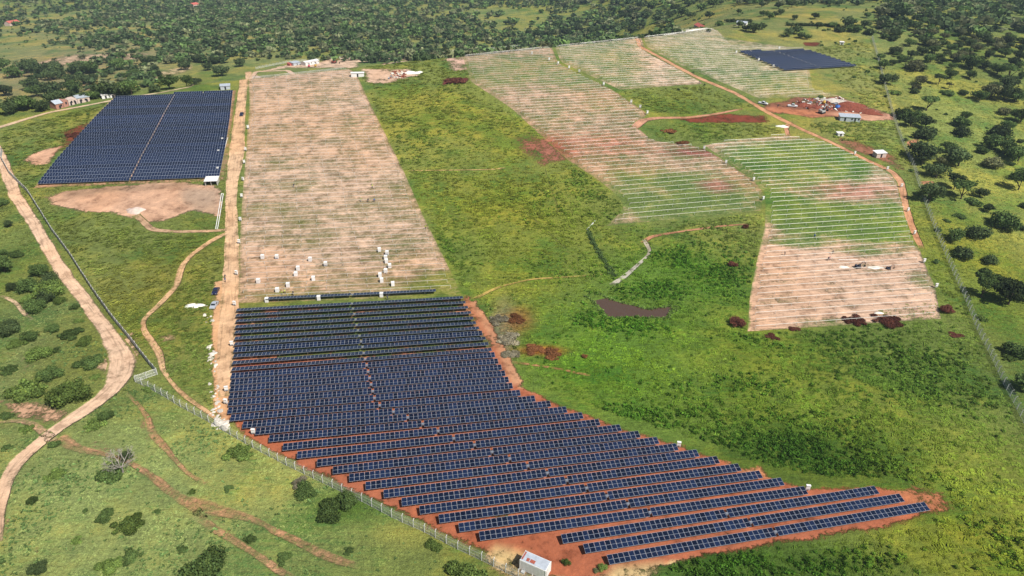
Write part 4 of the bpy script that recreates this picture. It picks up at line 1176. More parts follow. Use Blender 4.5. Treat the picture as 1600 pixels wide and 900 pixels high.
def proto_crown(seed, kind, n, size):
    r = np.random.default_rng(seed)
    V, Fq, t, c, lr = crown_cloud(r, kind, n, size)
    return V, Fq, t
M['mass'] = make_leaf('leaf_mass', 1.0, 0.0)
# forest on the valley side and beyond
P = scatter_world(44000, (-1500, 1100), (330, 1500))
gcl = 488 + 0.40 * np.clip(P[:, 0], -420, 260)
t_ = P[:, 1] - gcl
vis, f, u, v = in_view(P, 150)
dens = 0.40 + 1.7 * (value_noise(P, 85, 3) - 0.42) + 1.2 * (value_noise(P, 210, 5) - 0.5) + 0.5 * (value_noise(P, 30, 4) - 0.5)
behind = t_ > 6
west = P[:, 0] < 90
wood = np.where(u < 250, np.where(v < 84, dens + 0.02, np.where(v < 175, dens - 0.42, -1)), np.where(u < 830, dens + 0.36, np.where(u < 1060, np.where(v < 40, dens + 0.35, dens), -1)))
# plateau and far savanna
wood = np.where((u >= 1060) & (u < 1370), np.where(v < 9, dens + 0.1, -1), wood)
wood = np.where(u >= 1370, np.where(v < 22, dens + 0.45, np.where(v < 58, dens + 0.10, -1)), wood)
keep = vis & (RNG.uniform(0, 1, len(P)) < wood) & np.where(u < 1060, behind & (t_ > 10), True) & (v > -60)
keep &= np.where((u > 250) & (u < 830), v < 100, True)
P = P[keep]; f = f[keep]
S = RNG.uniform(2.2, 5.6, len(P)) * (0.8 + 0.4 * value_noise(P, 60, 8)) * np.where(u[keep] < 250, 0.9, 1.0)
g = np.array([GREENS['dark'], GREENS['mid'], GREENS['dark'], GREENS['olive']])[RNG.integers(0, 4, len(P))] * RNG.uniform(0.8, 1.9, len(P))[:, None]
merged('forest', P, S, [proto_crown(40 + k, 'round', 25, 0.52) for k in range(10)], g, M['mass'], 'dense dark forest covering the valley and hills behind the crest', 'forest', 0.85)
print('FOREST', len(P))
# low scrub in the far country and pasture
P = scatter_world(22000, (-900, 900), (200, 1100))
vis, f, u, v = in_view(P, 20)
n2 = value_noise(P, 45, 9)
k = vis & outside_site(P, 3) & (RNG.uniform(0, 1, len(P)) < np.where((v < 180) & ((u < 500) | (u > 1060)), 0.35 * n2, np.where(u > 1400, 0.06, 0.0)))
k &= ~((u > 250) & (u < 1060) & (v > 60))
P = P[k]
merged('scrub', P, RNG.uniform(0.6, 1.7, len(P)), [proto_crown(60 + q, 'bush', 36, 0.42) for q in range(4)], np.array(GREENS['mid'])[None] * RNG.uniform(0.6, 1.5, len(P))[:, None], M['mass'], 'scattered low scrub over the far slopes', 'scrub')
print('SCRUB', len(P))
# tall grass of the meadows and the lush undergrowth
def tuft(seed, n=9):
    """blades laid over by the wind, their faces turned up"""
    r = np.random.default_rng(seed)
    V, Fq, T = [], [], []
    for i in range(n):
        a = r.normal(0.0, 0.9); b0 = r.normal(0, 0.28, 2)
        d = np.array([math.cos(a), math.sin(a)]) * r.uniform(0.7, 1.25)
        w = np.array([-math.sin(a), math.cos(a)]) * r.uniform(0.10, 0.20)
        h = r.uniform(0.30, 0.75)
        k = len(V)
        V += [(*(b0 - w), -0.03), (*(b0 + d * 0.5 - w * 0.9), h * 0.75), (*(b0 + d), h * 0.8), (*(b0 + d * 0.5 + w * 0.9), h * 0.75)]
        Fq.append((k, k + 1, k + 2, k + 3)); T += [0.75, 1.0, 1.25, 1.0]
    return np.array(V, float), np.array(Fq), np.array(T) * r.uniform(0.85, 1.15)
MEADOW = [pts((560, 115), (690, 92), (735, 130), (800, 175), (845, 212), (800, 216), (840, 262), (888, 252), (935, 284), (970, 312), (974, 328), (948, 356), (1190, 332), (1195, 352), (1180, 412), (1170, 470), (1166, 520), (1300, 512), (1470, 500), (1475, 470), (1440, 400), (1478, 408), (1505, 470), (1545, 560), (1598, 668), (1640, 760), (1640, 920), (1010, 920), (1050, 880), (1200, 855), (1380, 828), (1500, 802), (1470, 770), (1400, 748), (1300, 748), (1200, 730), (1100, 692), (965, 650), (822, 598), (770, 510), (738, 458), (715, 440), (660, 330), (600, 200)),
          pts((60, 330), (130, 335), (180, 338), (225, 352), (240, 366), (330, 366), (300, 395), (275, 420), (265, 450), (215, 500), (235, 540), (248, 580), (205, 530), (140, 440), (80, 355)),
          pts((340, 376), (352, 440), (330, 450), (335, 560), (335, 640), (290, 612), (258, 590), (258, 570), (230, 510), (250, 485), (285, 440), (305, 400)),
          pts((968, 141), (1100, 133), (1180, 165), (1140, 175), (1060, 178), (1015, 180)), pts((1010, 200), (1060, 192), (1200, 192), (1225, 208), (1098, 224), (1030, 220)),
          pts((1290, 190), (1395, 190), (1428, 270), (1400, 262), (1340, 230), (1250, 195)), pts((1320, 145), (1270, 75), (1360, 62), (1394, 180), (1350, 165)),
          pts((55, 290), (92, 245), (150, 178), (175, 155), (140, 168), (0, 205), (5, 240), (20, 270), (60, 305))]
def inside_any(P, polys):
    k = np.zeros(len(P), bool)
    for q in polys:
        k |= poly_sd(P, q) > 0.6
    return k
P = scatter_world(520000, (-330, 330), (70, 520))
vis, f, u, v = in_view(P, 110)
P, f = P[vis], f[vis]
k = RNG.uniform(0, 1, len(P)) < np.clip((165.0 / f) ** 1.5, 0, 1)
P, f = P[k], f[k]
k = inside_any(P, MEADOW) & (poly_sd(P, Qp[::4]) < -0.6)
P, f = P[k], f[k]
n1 = value_noise(P, 9, 21); n2 = value_noise(P, 28, 22); n3 = value_noise(P @ np.array([[0.67, 0.74], [-0.74, 0.67]]) * np.array([0.25, 1.0]), 4.0, 23)
k = RNG.uniform(0, 1, len(P)) < np.clip(0.10 + 1.2 * n3 * (0.2 + n1), 0, 1)
P, f, n1, n2 = P[k], f[k], n1[k], n2[k]
S = RNG.uniform(0.45, 1.05, len(P)) * (0.7 + 0.6 * n2) * np.clip(f / 200, 0.85, 1.7)
g, s_, m_ = land_attrs(P[:, 0], P[:, 1])
n4 = value_noise(P, 34, 77)[:, None]
g = g * RNG.uniform(0.7, 1.8, len(P))[:, None] * (0.70 + 0.6 * n1)[:, None] * (np.array([0.74, 0.92, 0.76]) * (1 - n4) + np.array([1.36, 1.24, 1.0]) * n4)
k = (m_ < 0.5) & ~near_road(P)
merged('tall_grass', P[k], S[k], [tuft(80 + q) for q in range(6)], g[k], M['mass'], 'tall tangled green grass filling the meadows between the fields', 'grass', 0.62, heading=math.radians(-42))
print('GRASS', k.sum())
P = scatter_world(300000, (-60, 330), (78, 330))
vis, f, u, v = in_view(P, 15)
LUSH = [(1230, 690, 120, 38, 1.0), (1010, 650, 100, 18, .9), (975, 506, 60, 14, .9), (1340, 735, 90, 34, .8), (1150, 885, 160, 22, .9), (1480, 805, 60, 26, .8), (1440, 570, 110, 50, .45), (1125, 420, 50, 34, .7), (1030, 455, 60, 14, .8),
        (920, 500, 30, 20, .7), (1560, 860, 80, 40, .4), (1120, 600, 120, 20, .3), (880, 420, 60, 20, .3), (1060, 400, 40, 14, .7), (920, 290, 28, 22, .7), (1000, 340, 60, 8, .6), (860, 310, 40, 20, .25), (700, 180, 60, 20, .3), (1040, 160, 60, 14, .5), (1090, 200, 60, 8, .5), (1250, 530, 90, 14, .5), (690, 400, 30, 40, .2), (1330, 880, 80, 20, .5)]
lush = np.full(len(P), 0.015)
for (a_, b_, c_, d_, w_) in LUSH:
    c0, ra, rb = ell(a_, b_, c_, d_)
    lush = np.maximum(lush, w_ * np.exp(-(((P[:, 0] - c0[0]) / ra) ** 2 + ((P[:, 1] - c0[1]) / rb) ** 2) ** 1.3))
lush = lush * np.clip(0.25 + 1.5 * (value_noise(P, 7, 32) - 0.25), 0, 1) * 0.55
zone = 1.0
k = vis & inside_any(P, MEADOW[:1]) & (poly_sd(P, Qp[::4]) < -0.5) & (RNG.uniform(0, 1, len(P)) < lush * zone * 1.3)
k &= ~near_road(P)
P = P[k]
g = land_attrs(P[:, 0], P[:, 1])[0] * np.array([0.72, 0.95, 0.72]) * RNG.uniform(0.6, 1.6, len(P))[:, None]
ditch = [(919, 362), (930, 385), (945, 410), (960, 432)]
Qd, td = resample(pts(*ditch), 0.5)
Pd = np.repeat(Qd, 3, axis=0) + RNG.normal(0, 0.5, (3 * len(Qd), 2))
Pb = np.repeat(Qp[::2], 2, axis=0) + (np.repeat(Qp[::2], 2, axis=0) - cen) * RNG.uniform(0.0, 0.16, (2 * len(Qp[::2]), 1))
P = np.vstack([P, Pd, Pb]); g = np.vstack([g, np.tile(GREENS['mid'], (len(Pd), 1)), np.tile(GREENS['bright'], (len(Pb), 1)) * RNG.uniform(0.7, 1.4, (len(Pb), 1))])
merged('undergrowth', P, RNG.uniform(0.3, 0.95, len(P)), [proto_crown(90 + q, 'bush', 30, 0.32) for q in range(8)], g, M['mass'], 'leafy dark green undergrowth spreading through the hollow and lower slope', 'undergrowth')
print('UNDER', len(P))
# small weeds dotted over the grazed pasture
P = scatter_world(200000, (-170, 60), (75, 330))
vis, f, u, v = in_view(P, 15)
k = vis & outside_site(P, 1.5) & (u < 830) & ((u < 300 + (v - 650) * 2.1) | (v < 560)) & (u < 420 + (v - 640) * 1.9) & (RNG.uniform(0, 1, len(P)) < np.clip(1.3 * (value_noise(P, 13, 41) - 0.45) + 0.5 * (value_noise(P, 4, 42) - 0.5), 0.03, 1))
k &= ~inside_any(P, MEADOW[1:3])
P = P[k]
g_, s_, m_ = land_attrs(P[:, 0], P[:, 1]); k = m_ < 0.4
P = P[k]
P = P[~near_road(P)]
merged('weeds', P, RNG.uniform(0.10, 0.42, len(P)) * RNG.uniform(0.6, 1.5, len(P)), [proto_crown(110 + q, 'bush', 16, 0.45) for q in range(4)], np.array(GREENS['mid'])[None] * RNG.uniform(0.9, 2.0, len(P))[:, None], M['mass'], 'small dark weeds dotted over the grazed pasture', 'weeds', 0.7)
print('WEEDS', len(P))

# short grazed grass of the roadside pasture and of the savanna
def short_grass(xr, yr, n, cond, label, seed):
    P = scatter_world(n, xr, yr)
    vis, f, u, v = in_view(P, 110)
    k = vis & cond(u, v) & outside_site(P, 1.0) & (RNG.uniform(0, 1, n) < np.clip((135.0 / f) ** 1.3, 0, 1))
    P, f = P[k], f[k]
    g, s_, m_ = land_attrs(P[:, 0], P[:, 1])
    k = (m_ < 0.35) & ~inside_any(P, MEADOW) & ~near_road(P)
    P, f, g = P[k], f[k], g[k]
    g = g * RNG.uniform(0.95, 1.75, len(P))[:, None] * (0.75 + 0.5 * value_noise(P, 5, seed))[:, None]
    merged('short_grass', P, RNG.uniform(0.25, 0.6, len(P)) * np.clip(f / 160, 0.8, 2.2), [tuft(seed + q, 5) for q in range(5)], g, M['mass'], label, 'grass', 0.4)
    print('SHORT', len(P))
short_grass((-230, 70), (75, 330), 220000, lambda u, v: (u < 830) & (v > 220), 'short grazed grass of the roadside pasture', 130)
short_grass((100, 420), (120, 480), 170000, lambda u, v: u > 1370, 'short grazed grass between the savanna trees', 150)

# ------------------------------------------------------------------ buildings
def oriented(px_a, px_b):
    """a ground line between two surveyed spots: midpoint, heading, length"""
    a, c = at(*px_a), at(*px_b)
    d = Vector((c.x - a.x, c.y - a.y, 0))
    return a, math.atan2(d.y, d.x), d.length
def corrugated(b, x0, x1, y0, y1, z0, z1, n, mi=0):
    """a sloping roof sheet with ribs running down it"""
    top = []
    for i in range(n + 1):
        x = x0 + (x1 - x0) * i / n
        dz = 0.05 if i % 2 else 0.0
        top += [(x, y0, z0 + dz), (x, y1, z1 + dz)]
    vs = top + [(p[0], p[1], p[2] - 0.06) for p in top]
    m = len(top)
    fs = []
    for i in range(n):
        k = 2 * i
        fs += [(k, k + 2, k + 3, k + 1), (m + k + 1, m + k + 3, m + k + 2, m + k)]
        fs += [(k, m + k, m + k + 2, k + 2), (k + 1, k + 3, m + k + 3, m + k + 1)]
    fs += [(0, 1, m + 1, m), (m - 2, 2 * m - 2, 2 * m - 1, m - 1)]
    b.add(vs, fs, mi)
def shed(name, px_a, px_b, depth, h, wall, roof, label, cat, rise=0.4, gable=False, doors=1, wins=0, over=0.3, open_front=False):
    """front wall between two ground spots, depth away from the viewer"""
    p, rz, L = oriented(px_a, px_b)
    root = empty(name, p, rz)
    tag(root, label, cat)
    b = MB()
    if open_front:
        for x in (0.1, L / 2, L - 0.1):
            b.box(x - 0.08, x + 0.08, 0.02, 0.18, -0.5, h)
        b.box(0, L, depth - 0.12, depth, -0.5, h); b.box(0, 0.12, 0.2, depth - 0.122, -0.5, h); b.box(L - 0.12, L, 0.2, depth - 0.122, -0.5, h)
    else:
        b.box(0, L, 0, depth, -0.8, h)
        if gable:
            b.add([(0, 0, h), (0, depth, h), (0, depth / 2, h + rise), (L, 0, h), (L, depth, h), (L, depth / 2, h + rise)], [(0, 2, 1), (3, 4, 5)])
    b.build('wall', M[wall], root)
    b = MB()
    n = max(int(L / 0.45), 6)
    if gable:
        corrugated(b, -over, L + over, -over, depth / 2, h + 0.05 - rise * over / depth * 2, h + rise + 0.08, n)
        corrugated(b, -over, L + over, depth + over, depth / 2 + 0.003, h + 0.05 - rise * over / depth * 2, h + rise + 0.085, n)
    else:
        corrugated(b, -over, L + over, -over, depth + over, h + 0.08, h + 0.08 + rise, n)
    b.build('roof', M[roof], root)
    for k in range(doors):
        x = L * (k + 0.5) / max(doors, 1)
        if not open_front:
            b = MB(); b.box(x - 0.45, x + 0.45, -0.03, -0.004, 0, min(2.0, h * 0.85)); b.build('door', M['dark'], root)
    for k in range(wins):
        x = L * (k + 0.5) / wins + 0.9
        if x < L - 0.5 and not open_front:
            b = MB(); b.box(x - 0.4, x + 0.4, -0.03, -0.004, h * 0.4, h * 0.78); b.build('window', M['dark'], root)
    return root
# the white container by the nearest rows
pa, pb, pc = at(812.4, 874.5, 2.9), at(852.5, 892.3, 2.9), at(824.5, 864.5, 2.9)
ex = Vector((pb.x - pa.x, pb.y - pa.y, 0)); Lc = ex.length; rz = math.atan2(ex.y, ex.x)
Wc = 2.6
root = empty('container_cabin', (pa.x, pa.y, H1(pa.x, pa.y)), rz)
tag(root, 'white container cabin with red roof vents beside the nearest module rows', 'container')
b = MB(); b.box(0, Lc, 0, Wc, 0.12, 2.86); b.build('body', M['white'], root)
b = MB()
for i in range(int(Lc / 0.3)):
    b.box(0.1 + i * 0.3, 0.22 + i * 0.3, -0.03, -0.004, 0.25, 2.75); b.box(0.1 + i * 0.3, 0.22 + i * 0.3, Wc + 0.004, Wc + 0.03, 0.25, 2.75)
for x in (0, Lc):
    for y in (0, Wc):
        b.box(x - 0.06, x + 0.06, y - 0.06, y + 0.06, 0.06, 2.9)
b.build('wall_ribs', M['white'], root)
b = MB(); b.box(0.08, Lc - 0.08, 0.08, Wc - 0.08, 2.864, 2.91); b.build('roof', M['tin'], root)
for x0, x1 in ((1.15, 1.75), (1.95, 3.0)):
    b = MB(); b.box(x0, x1, 0.35, 1.15, 2.914, 2.96); b.build('roof_vent', M['redrust'], root)
b = MB(); b.box(0.15, 0.45, 0.3, Wc - 0.3, 2.914, 2.95); b.build('roof_plate', M['redrust'], root)
b = MB(); b.box(Lc + 0.07, Lc + 0.10, 0.3, 1.2, 0.2, 2.3); b.build('door', M['whitebox'], root)
b = MB(); b.box(0.6, 1.3, -0.75, -0.12, 0, 0.5); tag(b.build('air_unit', M['concrete'], None, None), 'grey box standing against the white container', 'box')
air = bpy.data.objects['air_unit']; air.location = (pa.x, pa.y, H1(pa.x, pa.y)); air.rotation_euler = (0, 0, rz)
for k in range(2):
    b = MB(); b.box(0.2, Lc - 0.2, 0.2 + k * (Wc - 0.7), 0.5 + k * (Wc - 0.7), -0.3, 0.118); b.build('footing', M['concrete'], root)

shed('work_shelter', (321, 291), (340, 290), 4.2, 2.2, 'steel', 'whitebox', 'white roofed open shelter at the corner of the far-left module block', 'shelter', 0.7, open_front=True)
shed('field_shed', (1312, 189), (1343, 192), 5.0, 2.3, 'tin', 'tin', 'tin roofed shed on the red work yard', 'shed', 0.7, doors=2, wins=3)
shed('field_hut', (1369, 247), (1384, 246), 3.2, 2.2, 'plaster', 'whitebox', 'small cream hut beside the lower road bend', 'hut', 0.6)
shed('field_hut', (1309, 213), (1318, 213), 2.2, 1.5, 'whitebox', 'whitebox', 'tiny white hut beside the descending road', 'hut', 0.3)
shed('field_hut', (1312, 70.5), (1318, 71), 2.6, 2.0, 'whitebox', 'whitebox', 'lone white hut on the plateau beyond the hilltop block', 'hut', 0.3)
shed('site_office', (478, 103), (499, 99), 7, 3.0, 'whitebox', 'whitebox', 'long white site office on the crest', 'office', 0.8, gable=True, doors=2, wins=4)
shed('site_tent', (459, 103), (470, 101), 6, 2.4, 'tin', 'tin', 'pale blue grey shed beside the white site office', 'shed', 0.6, doors=1)
shed('site_tent', (453, 103), (458, 102), 4, 2.0, 'redroof', 'redroof', 'small red shed at the end of the site office', 'shed', 0.4, doors=0)
shed('storage_hut', (549, 121), (569, 120), 3.0, 2.4, 'whitebox', 'whitebox', 'white storage container at the top corner of the long field', 'container', 0.15, doors=1)
shed('brick_house', (89, 171.5), (100, 168), 6, 3.0, 'brick', 'tin', 'brick house with a pale blue hipped tin roof', 'house', 1.4, gable=True, doors=1, wins=1)
shed('brick_house', (100.5, 168), (108, 166), 6, 3.6, 'brick', 'brick', 'roofless red brick house next to the blue roofed house', 'house', 0.05, doors=0, wins=2, over=0)
shed('plaster_house', (108.5, 165.5), (122, 162), 6, 3.2, 'plaster', 'plaster', 'unfinished pink plastered house in the middle of the house row', 'house', 0.05, doors=2, wins=3, over=0)
shed('plaster_house', (122.5, 162), (141, 158), 6, 2.8, 'plaster', 'tin', 'long house with a pale tin roof ending the house row', 'house', 0.6, doors=2, wins=3)
shed('white_shed', (160, 155), (172, 153), 5, 2.0, 'whitebox', 'whitebox', 'low white shed by the far corner of the dark block', 'shed', 0.3)
shed('white_shed', (173, 153.5), (181, 152), 4, 1.8, 'whitebox', 'whitebox', 'second low white shed touching the dark block corner', 'shed', 0.3)
shed('green_shed', (345, 141), (360, 139.5), 4, 2.2, 'tin', 'tin', 'small greenish tin shed at the top of the dark block', 'shed', 0.5)
shed('farm_house', (1084, 43), (1096, 42.5), 6, 2.6, 'plaster', 'redroof', 'white farm house with a red roof beyond the hilltop field', 'house', 1.6, gable=True, doors=1, wins=2)
shed('farm_house', (1150, 40), (1166, 39.5), 5, 2.4, 'whitebox', 'tin', 'pale farm house among the plateau gardens', 'house', 1.0, gable=True, doors=1, wins=2)
shed('farm_house', (16, 41), (32, 38), 9, 4.0, 'plaster', 'redroof', 'red roofed house in the far-left valley', 'house', 2.4, gable=True, doors=1, wins=3)
shed('farm_house', (303, 12), (312, 11), 10, 4.5, 'plaster', 'redroof', 'tiny red roofed house on the far top slope', 'house', 2.4, gable=True, doors=1, wins=2)
shed('gate_house', (950, 61.5), (958, 61), 3, 3.2, 'whitebox', 'whitebox', 'small pale gate house at the crest road end', 'hut', 0.2)
shed('gate_house', (897, 60), (902, 59.5), 4, 4.0, 'whitebox', 'whitebox', 'pale hut on the crest just outside the upper field', 'hut', 0.3)

# ------------------------------------------------------------------ vehicles
def car_parts(kind):
    """nose towards -y, wheels on the ground"""
    w, l = 0.86, 2.15
    if kind == 'pickup':
        w, l = 0.92, 2.6
    prof = {'sedan': [(-l, 0.35), (-l, 0.72), (-l + 1.15, 0.92), (-l + 1.75, 1.42), (l - 1.25, 1.42), (l - 0.6, 0.98), (l, 0.90), (l, 0.35)],
            'pickup': [(-l, 0.45), (-l, 0.95), (-l + 1.2, 1.08), (-l + 1.8, 1.75), (0.45, 1.75), (0.75, 1.08), (l, 1.02), (l, 0.45)]}[kind]
    b = MB()
    n = len(prof)
    def inset(z):
        return w if z < 1.0 else w - (z - 0.95) * 0.32
    vs = [(-inset(z), y, z) for y, z in prof] + [(inset(z), y, z) for y, z in prof]
    fs = [tuple(range(n)), tuple(range(2 * n - 1, n - 1, -1))] + [(i, i + n, (i + 1) % n + n, (i + 1) % n) for i in range(n)]
    b.add(vs, fs)
    body = b
    parts = []
    g = MB()
    y0, z0 = prof[2]; y1, z1 = prof[3]
    def lerp(t, off):
        y, z = y0 + (y1 - y0) * t, z0 + (z1 - z0) * t
        return y - off * 0.5, z + off * 0.5
    a, c = lerp(0.08, 0.02), lerp(0.92, 0.02)
    g.add([(-0.72, *a), (0.72, *a), (0.62, *c), (-0.62, *c)], [(0, 1, 2, 3)])
    parts.append(('windshield', g, 'carglass'))
    g = MB()
    y2, z2 = prof[4]; y3, z3 = prof[5]
    p0, p1 = (y2 + (y3 - y2) * 0.1 + 0.012, z2 + (z3 - z2) * 0.1 + 0.012), (y2 + (y3 - y2) * 0.9 + 0.012, z2 + (z3 - z2) * 0.9 + 0.012)
    g.add([(-0.62, *p0), (0.62, *p0), (0.70, *p1), (-0.70, *p1)], [(3, 2, 1, 0)])
    parts.append(('rear_window', g, 'carglass'))
    for s in (-1, 1):
        g = MB()
        xx = lambda z: s * (inset(z) + 0.006)
        ya, yb = prof[3][0] - 0.25, prof[4][0] + 0.1
        g.add([(xx(1.02), ya, 1.02), (xx(1.02), yb + 0.2, 1.02), (xx(z1 - 0.08), yb - 0.05, z1 - 0.08), (xx(z1 - 0.08), ya + 0.3, z1 - 0.08)], [(0, 1, 2, 3)])
        parts.append(('side_window', g, 'carglass'))
        for y in (-l + 0.75, l - 0.75):
            g = MB(); g.tube([(s * (w - 0.16), y, 0.33), (s * (w + 0.03), y, 0.33)], 0.33, 14)
            parts.append(('wheel', g, 'tyre'))
        g = MB(); g.box(min(s * 0.45, s * 0.78), max(s * 0.45, s * 0.78), -l - 0.02, -l - 0.003, 0.58, 0.70)
        parts.append(('headlight', g, 'white'))
    return body, parts
def car(name, px, py, rz, kind, paint, label, cat='car'):
    p = at(px, py)
    root = empty(name, p, rz)
    tag(root, label, cat)
    body, parts = car_parts(kind)
    body.build('body', M[paint], root)
    for nm, g, m in parts:
        o = g.build(nm, M[m], root)
        if nm == 'wheel':
            xs = [v[0] for v in g.v]; ys = [v[1] for v in g.v]; s_ = 1 if sum(xs) > 0 else -1
            x = max(map(abs, xs)) * s_; r_ = MB(); r_.tube([(x + 0.004 * s_, sum(ys) / len(ys), 0.33), (x + 0.02 * s_, sum(ys) / len(ys), 0.33)], 0.19, 10)
            r_.build('rim', M['steel'], o)
    return root
car('parked_car', 337.5, 457, 0.12, 'sedan', 'carblue', 'dark blue car parked on the dirt road above the silver car')
car('parked_car', 335, 479, 0.05, 'sedan', 'carsilver', 'silver car parked beside the white gravel heap')
car('parked_car', 378, 180, 0.2, 'sedan', 'carblue', 'small dark car driving on the dirt road beside the far dark block')
car('pickup_truck', 1192, 163, 0.9, 'pickup', 'carwhite', 'white pickup parked where the red yard meets the road', 'pickup')
car('pickup_truck', 1238, 167, 1.3, 'pickup', 'carwhite', 'white pickup parked inside the red yard', 'pickup')
def excavator(px, py, rz, label, s=1.0, paint='grey'):
    root = empty('excavator', at(px, py), rz); root.scale = (s, s, s); tag(root, label, 'excavator')
    for x in (-1, 1):
        b = MB(); b.box(x * 1.0 - 0.28, x * 1.0 + 0.28, -1.7, 1.7, 0.05, 0.85); b.build('track', M['tyre'], root)
    b = MB(); b.box(-1.2, 1.2, -1.3, 1.9, 0.9, 1.9); b.box(0.1, 1.2, 0.3, 1.9, 1.9, 2.3); b.build('body', M[paint], root)
    b = MB(); b.box(-1.15, -0.15, -1.1, 0.4, 1.904, 2.95); b.build('cab', M['carglass'], root)
    b = MB(); b.tube([(0.3, -1.0, 1.7), (0.3, -3.0, 4.0), (0.3, -5.0, 3.8)], [0.28, 0.25, 0.2], 4)
    b.build('boom', M[paint], root)
    b = MB(); b.tube([(0.3, -5.0, 3.9), (0.3, -5.6, 1.4)], [0.2, 0.15], 4); b.build('arm', M[paint], root)
    b = MB(); b.box(-0.2, 0.8, -6.0, -5.3, 0.5, 1.35); b.build('bucket', M['tyre'], root)
excavator(1284, 177, 2.2, 'grey excavator working on the red yard', 1.0, 'concrete')
excavator(522, 99, 1.2, 'rust red excavator on the crest beside the site office', 1.1, 'redrust')
excavator(1340, 418.5, 1.8, 'small dark digger in the pink field', 0.55, 'cloth')
excavator(1388, 420.5, 1.7, 'smaller dark digger farther along the pink field', 0.4, 'cloth')
def barrel(px, py, mat, label, r=0.6, h=1.3):
    b = MB(); b.tube([(0, 0, 0), (0, 0, h * 0.33), (0, 0, h * 0.34), (0, 0, h * 0.66), (0, 0, h * 0.67), (0, 0, h)], [r, r, r * 1.06, r * 1.06, r, r * 0.95], 14)
    tag(b.build('water_tank', M[mat], None, at(px, py), True), label, 'tank')
barrel(1308, 170, 'blue', 'blue water tank on the red yard', 1.3, 2.0)
barrel(1287, 163, 'yellow', 'yellow tank behind the excavator on the red yard', 0.7, 2.2)
barrel(483, 105, 'pink', 'pink tank in front of the white site office', 1.0, 2.2)
barrel(493, 104, 'yellow', 'yellow tank in front of the white site office', 1.0, 2.0)

# ------------------------------------------------------------------ heaps, stones, sheets
def mound(name, px, py, rx, ry, h, mat, label, seed, n=22, rz=0.0, cat='heap'):
    r = np.random.default_rng(seed)
    k = 9
    V, Fq = [], []
    ph = r.uniform(0, 6.28, 5)
    for i in range(k + 1):
        q = i / k
        for j in range(n):
            a = 6.283 * j / n
            w = 1 + 0.16 * math.sin(3 * a + ph[0]) + 0.10 * math.sin(5 * a + ph[1]) + 0.06 * math.sin(9 * a + ph[2])
            z = h * (1 - q ** 1.6) * (1 + 0.35 * math.sin(2 * a + 6 * q + ph[3]) * q * (1 - q) * 3) + r.uniform(-0.05, 0.05) * h
            V.append((rx * q * w * math.cos(a), ry * q * w * math.sin(a), z - 0.06 if i < k else -0.35))
    for i in range(k):
        for j in range(n):
            j2 = (j + 1) % n
            Fq.append((i * n + j, i * n + j2, (i + 1) * n + j2, (i + 1) * n + j)[::-1])
    b = MB(); b.add(V, Fq)
    o = b.build(name, mat, None, at(px, py), True); o.rotation_euler = (0, 0, rz)
    return tag(o, label, cat)
mound('gravel_heap', 300, 478, 2.6, 1.5, 0.7, M['chalk'], 'white gravel heap on the grass beside the silver car', 1)
mound('gravel_heap', 313, 477, 2.4, 1.0, 0.5, M['chalk'], 'smaller white gravel heap next to the dirt road', 2)
for i, (x, y, rx, ry, h, lab) in enumerate([(1255, 165, 5, 3, 1.6, 'rounded red soil heap behind the white pickup'), (1275, 168, 4, 2.5, 1.3, 'small red soil heap next to the excavator'), (1328, 172, 9, 3.5, 3.0, 'broad red soil heap in the middle of the yard'), (1352, 176, 9, 3, 2.2, 'long dark red soil heap at the fence end of the yard'), (1300, 158, 8, 3, 1.6, 'pinkish rubble heap at the back of the yard'), (1325, 164, 9, 3, 1.8, 'dark rubble heap at the back of the yard')]):
    mound('soil_heap', x, y, rx, ry, h, M['redsoil'] if i not in (4,) else M['rock'], lab, 20 + i, rz=-0.25)
mound('spoil_heap', 212, 329, 4, 3, 1.3, M['plaster'], 'small brown spoil heap in the pink excavation', 31)
mound('white_pile', 641, 114, 6, 3, 1.2, M['chalk'], 'white sand pile at the top of the meadow', 33)
mound('white_pile', 655, 113, 2.5, 1.6, 0.8, M['chalk'], 'second smaller white sand pile at the top of the meadow', 34)
mound('white_pile', 1318, 417, 2.2, 1.0, 0.35, M['chalk'], 'white sheet pile beside the dark digger', 35)
mound('white_pile', 1367, 418, 3.6, 1.2, 0.35, M['chalk'], 'white cable pile between the two diggers', 36)
mound('white_pile', 1222, 197, 3.4, 2.4, 0.5, M['chalk'], 'white pile beside the pink ramp', 37)
mound('white_pile', 1373, 489, 1.8, 0.8, 0.4, M['chalk'], 'small white pile at the bottom of the pink field', 38)
def clutter(px_poly, n, label, seed):
    poly = pts(*px_poly); r = random.Random(seed)
    lo, hi = poly.min(0), poly.max(0)
    b = MB(); k = 0
    while k < n:
        q = np.array([r.uniform(lo[0], hi[0]), r.uniform(lo[1], hi[1])])
        if poly_sd(q[None], poly)[0] < 0.5:
            continue
        k += 1
        z = H1(*q)
        Mx_ = Matrix.Translation((q[0], q[1], z + 0.05)) @ Matrix.Rotation(r.uniform(0, 6.28), 4, 'Z') @ Matrix.Rotation(r.uniform(-0.4, 0.4), 4, 'Y')
        l, w, h = r.choice([(2.4, 0.3, 0.2), (1.2, 0.8, 0.5), (0.7, 0.6, 0.5), (1.6, 1.2, 0.25), (0.5, 0.4, 0.4)])
        s_ = r.uniform(0.6, 1.5)
        b.box(-l * s_ / 2, l * s_ / 2, -w * s_ / 2, w * s_ / 2, -0.15, h * s_, r.choice([0, 0, 1, 2, 3, 4, 4]), Mx_)
    tag(b.build('debris', [M['redsoil'], M['rock'], M['chalk'], M['grey'], M['redrust']]), label, 'debris', kind='stuff')
clutter([(1240, 160), (1262, 153), (1310, 152), (1342, 165), (1380, 178), (1340, 178), (1300, 172), (1255, 170)], 260, 'scattered building debris and rubble over the red yard', 3)
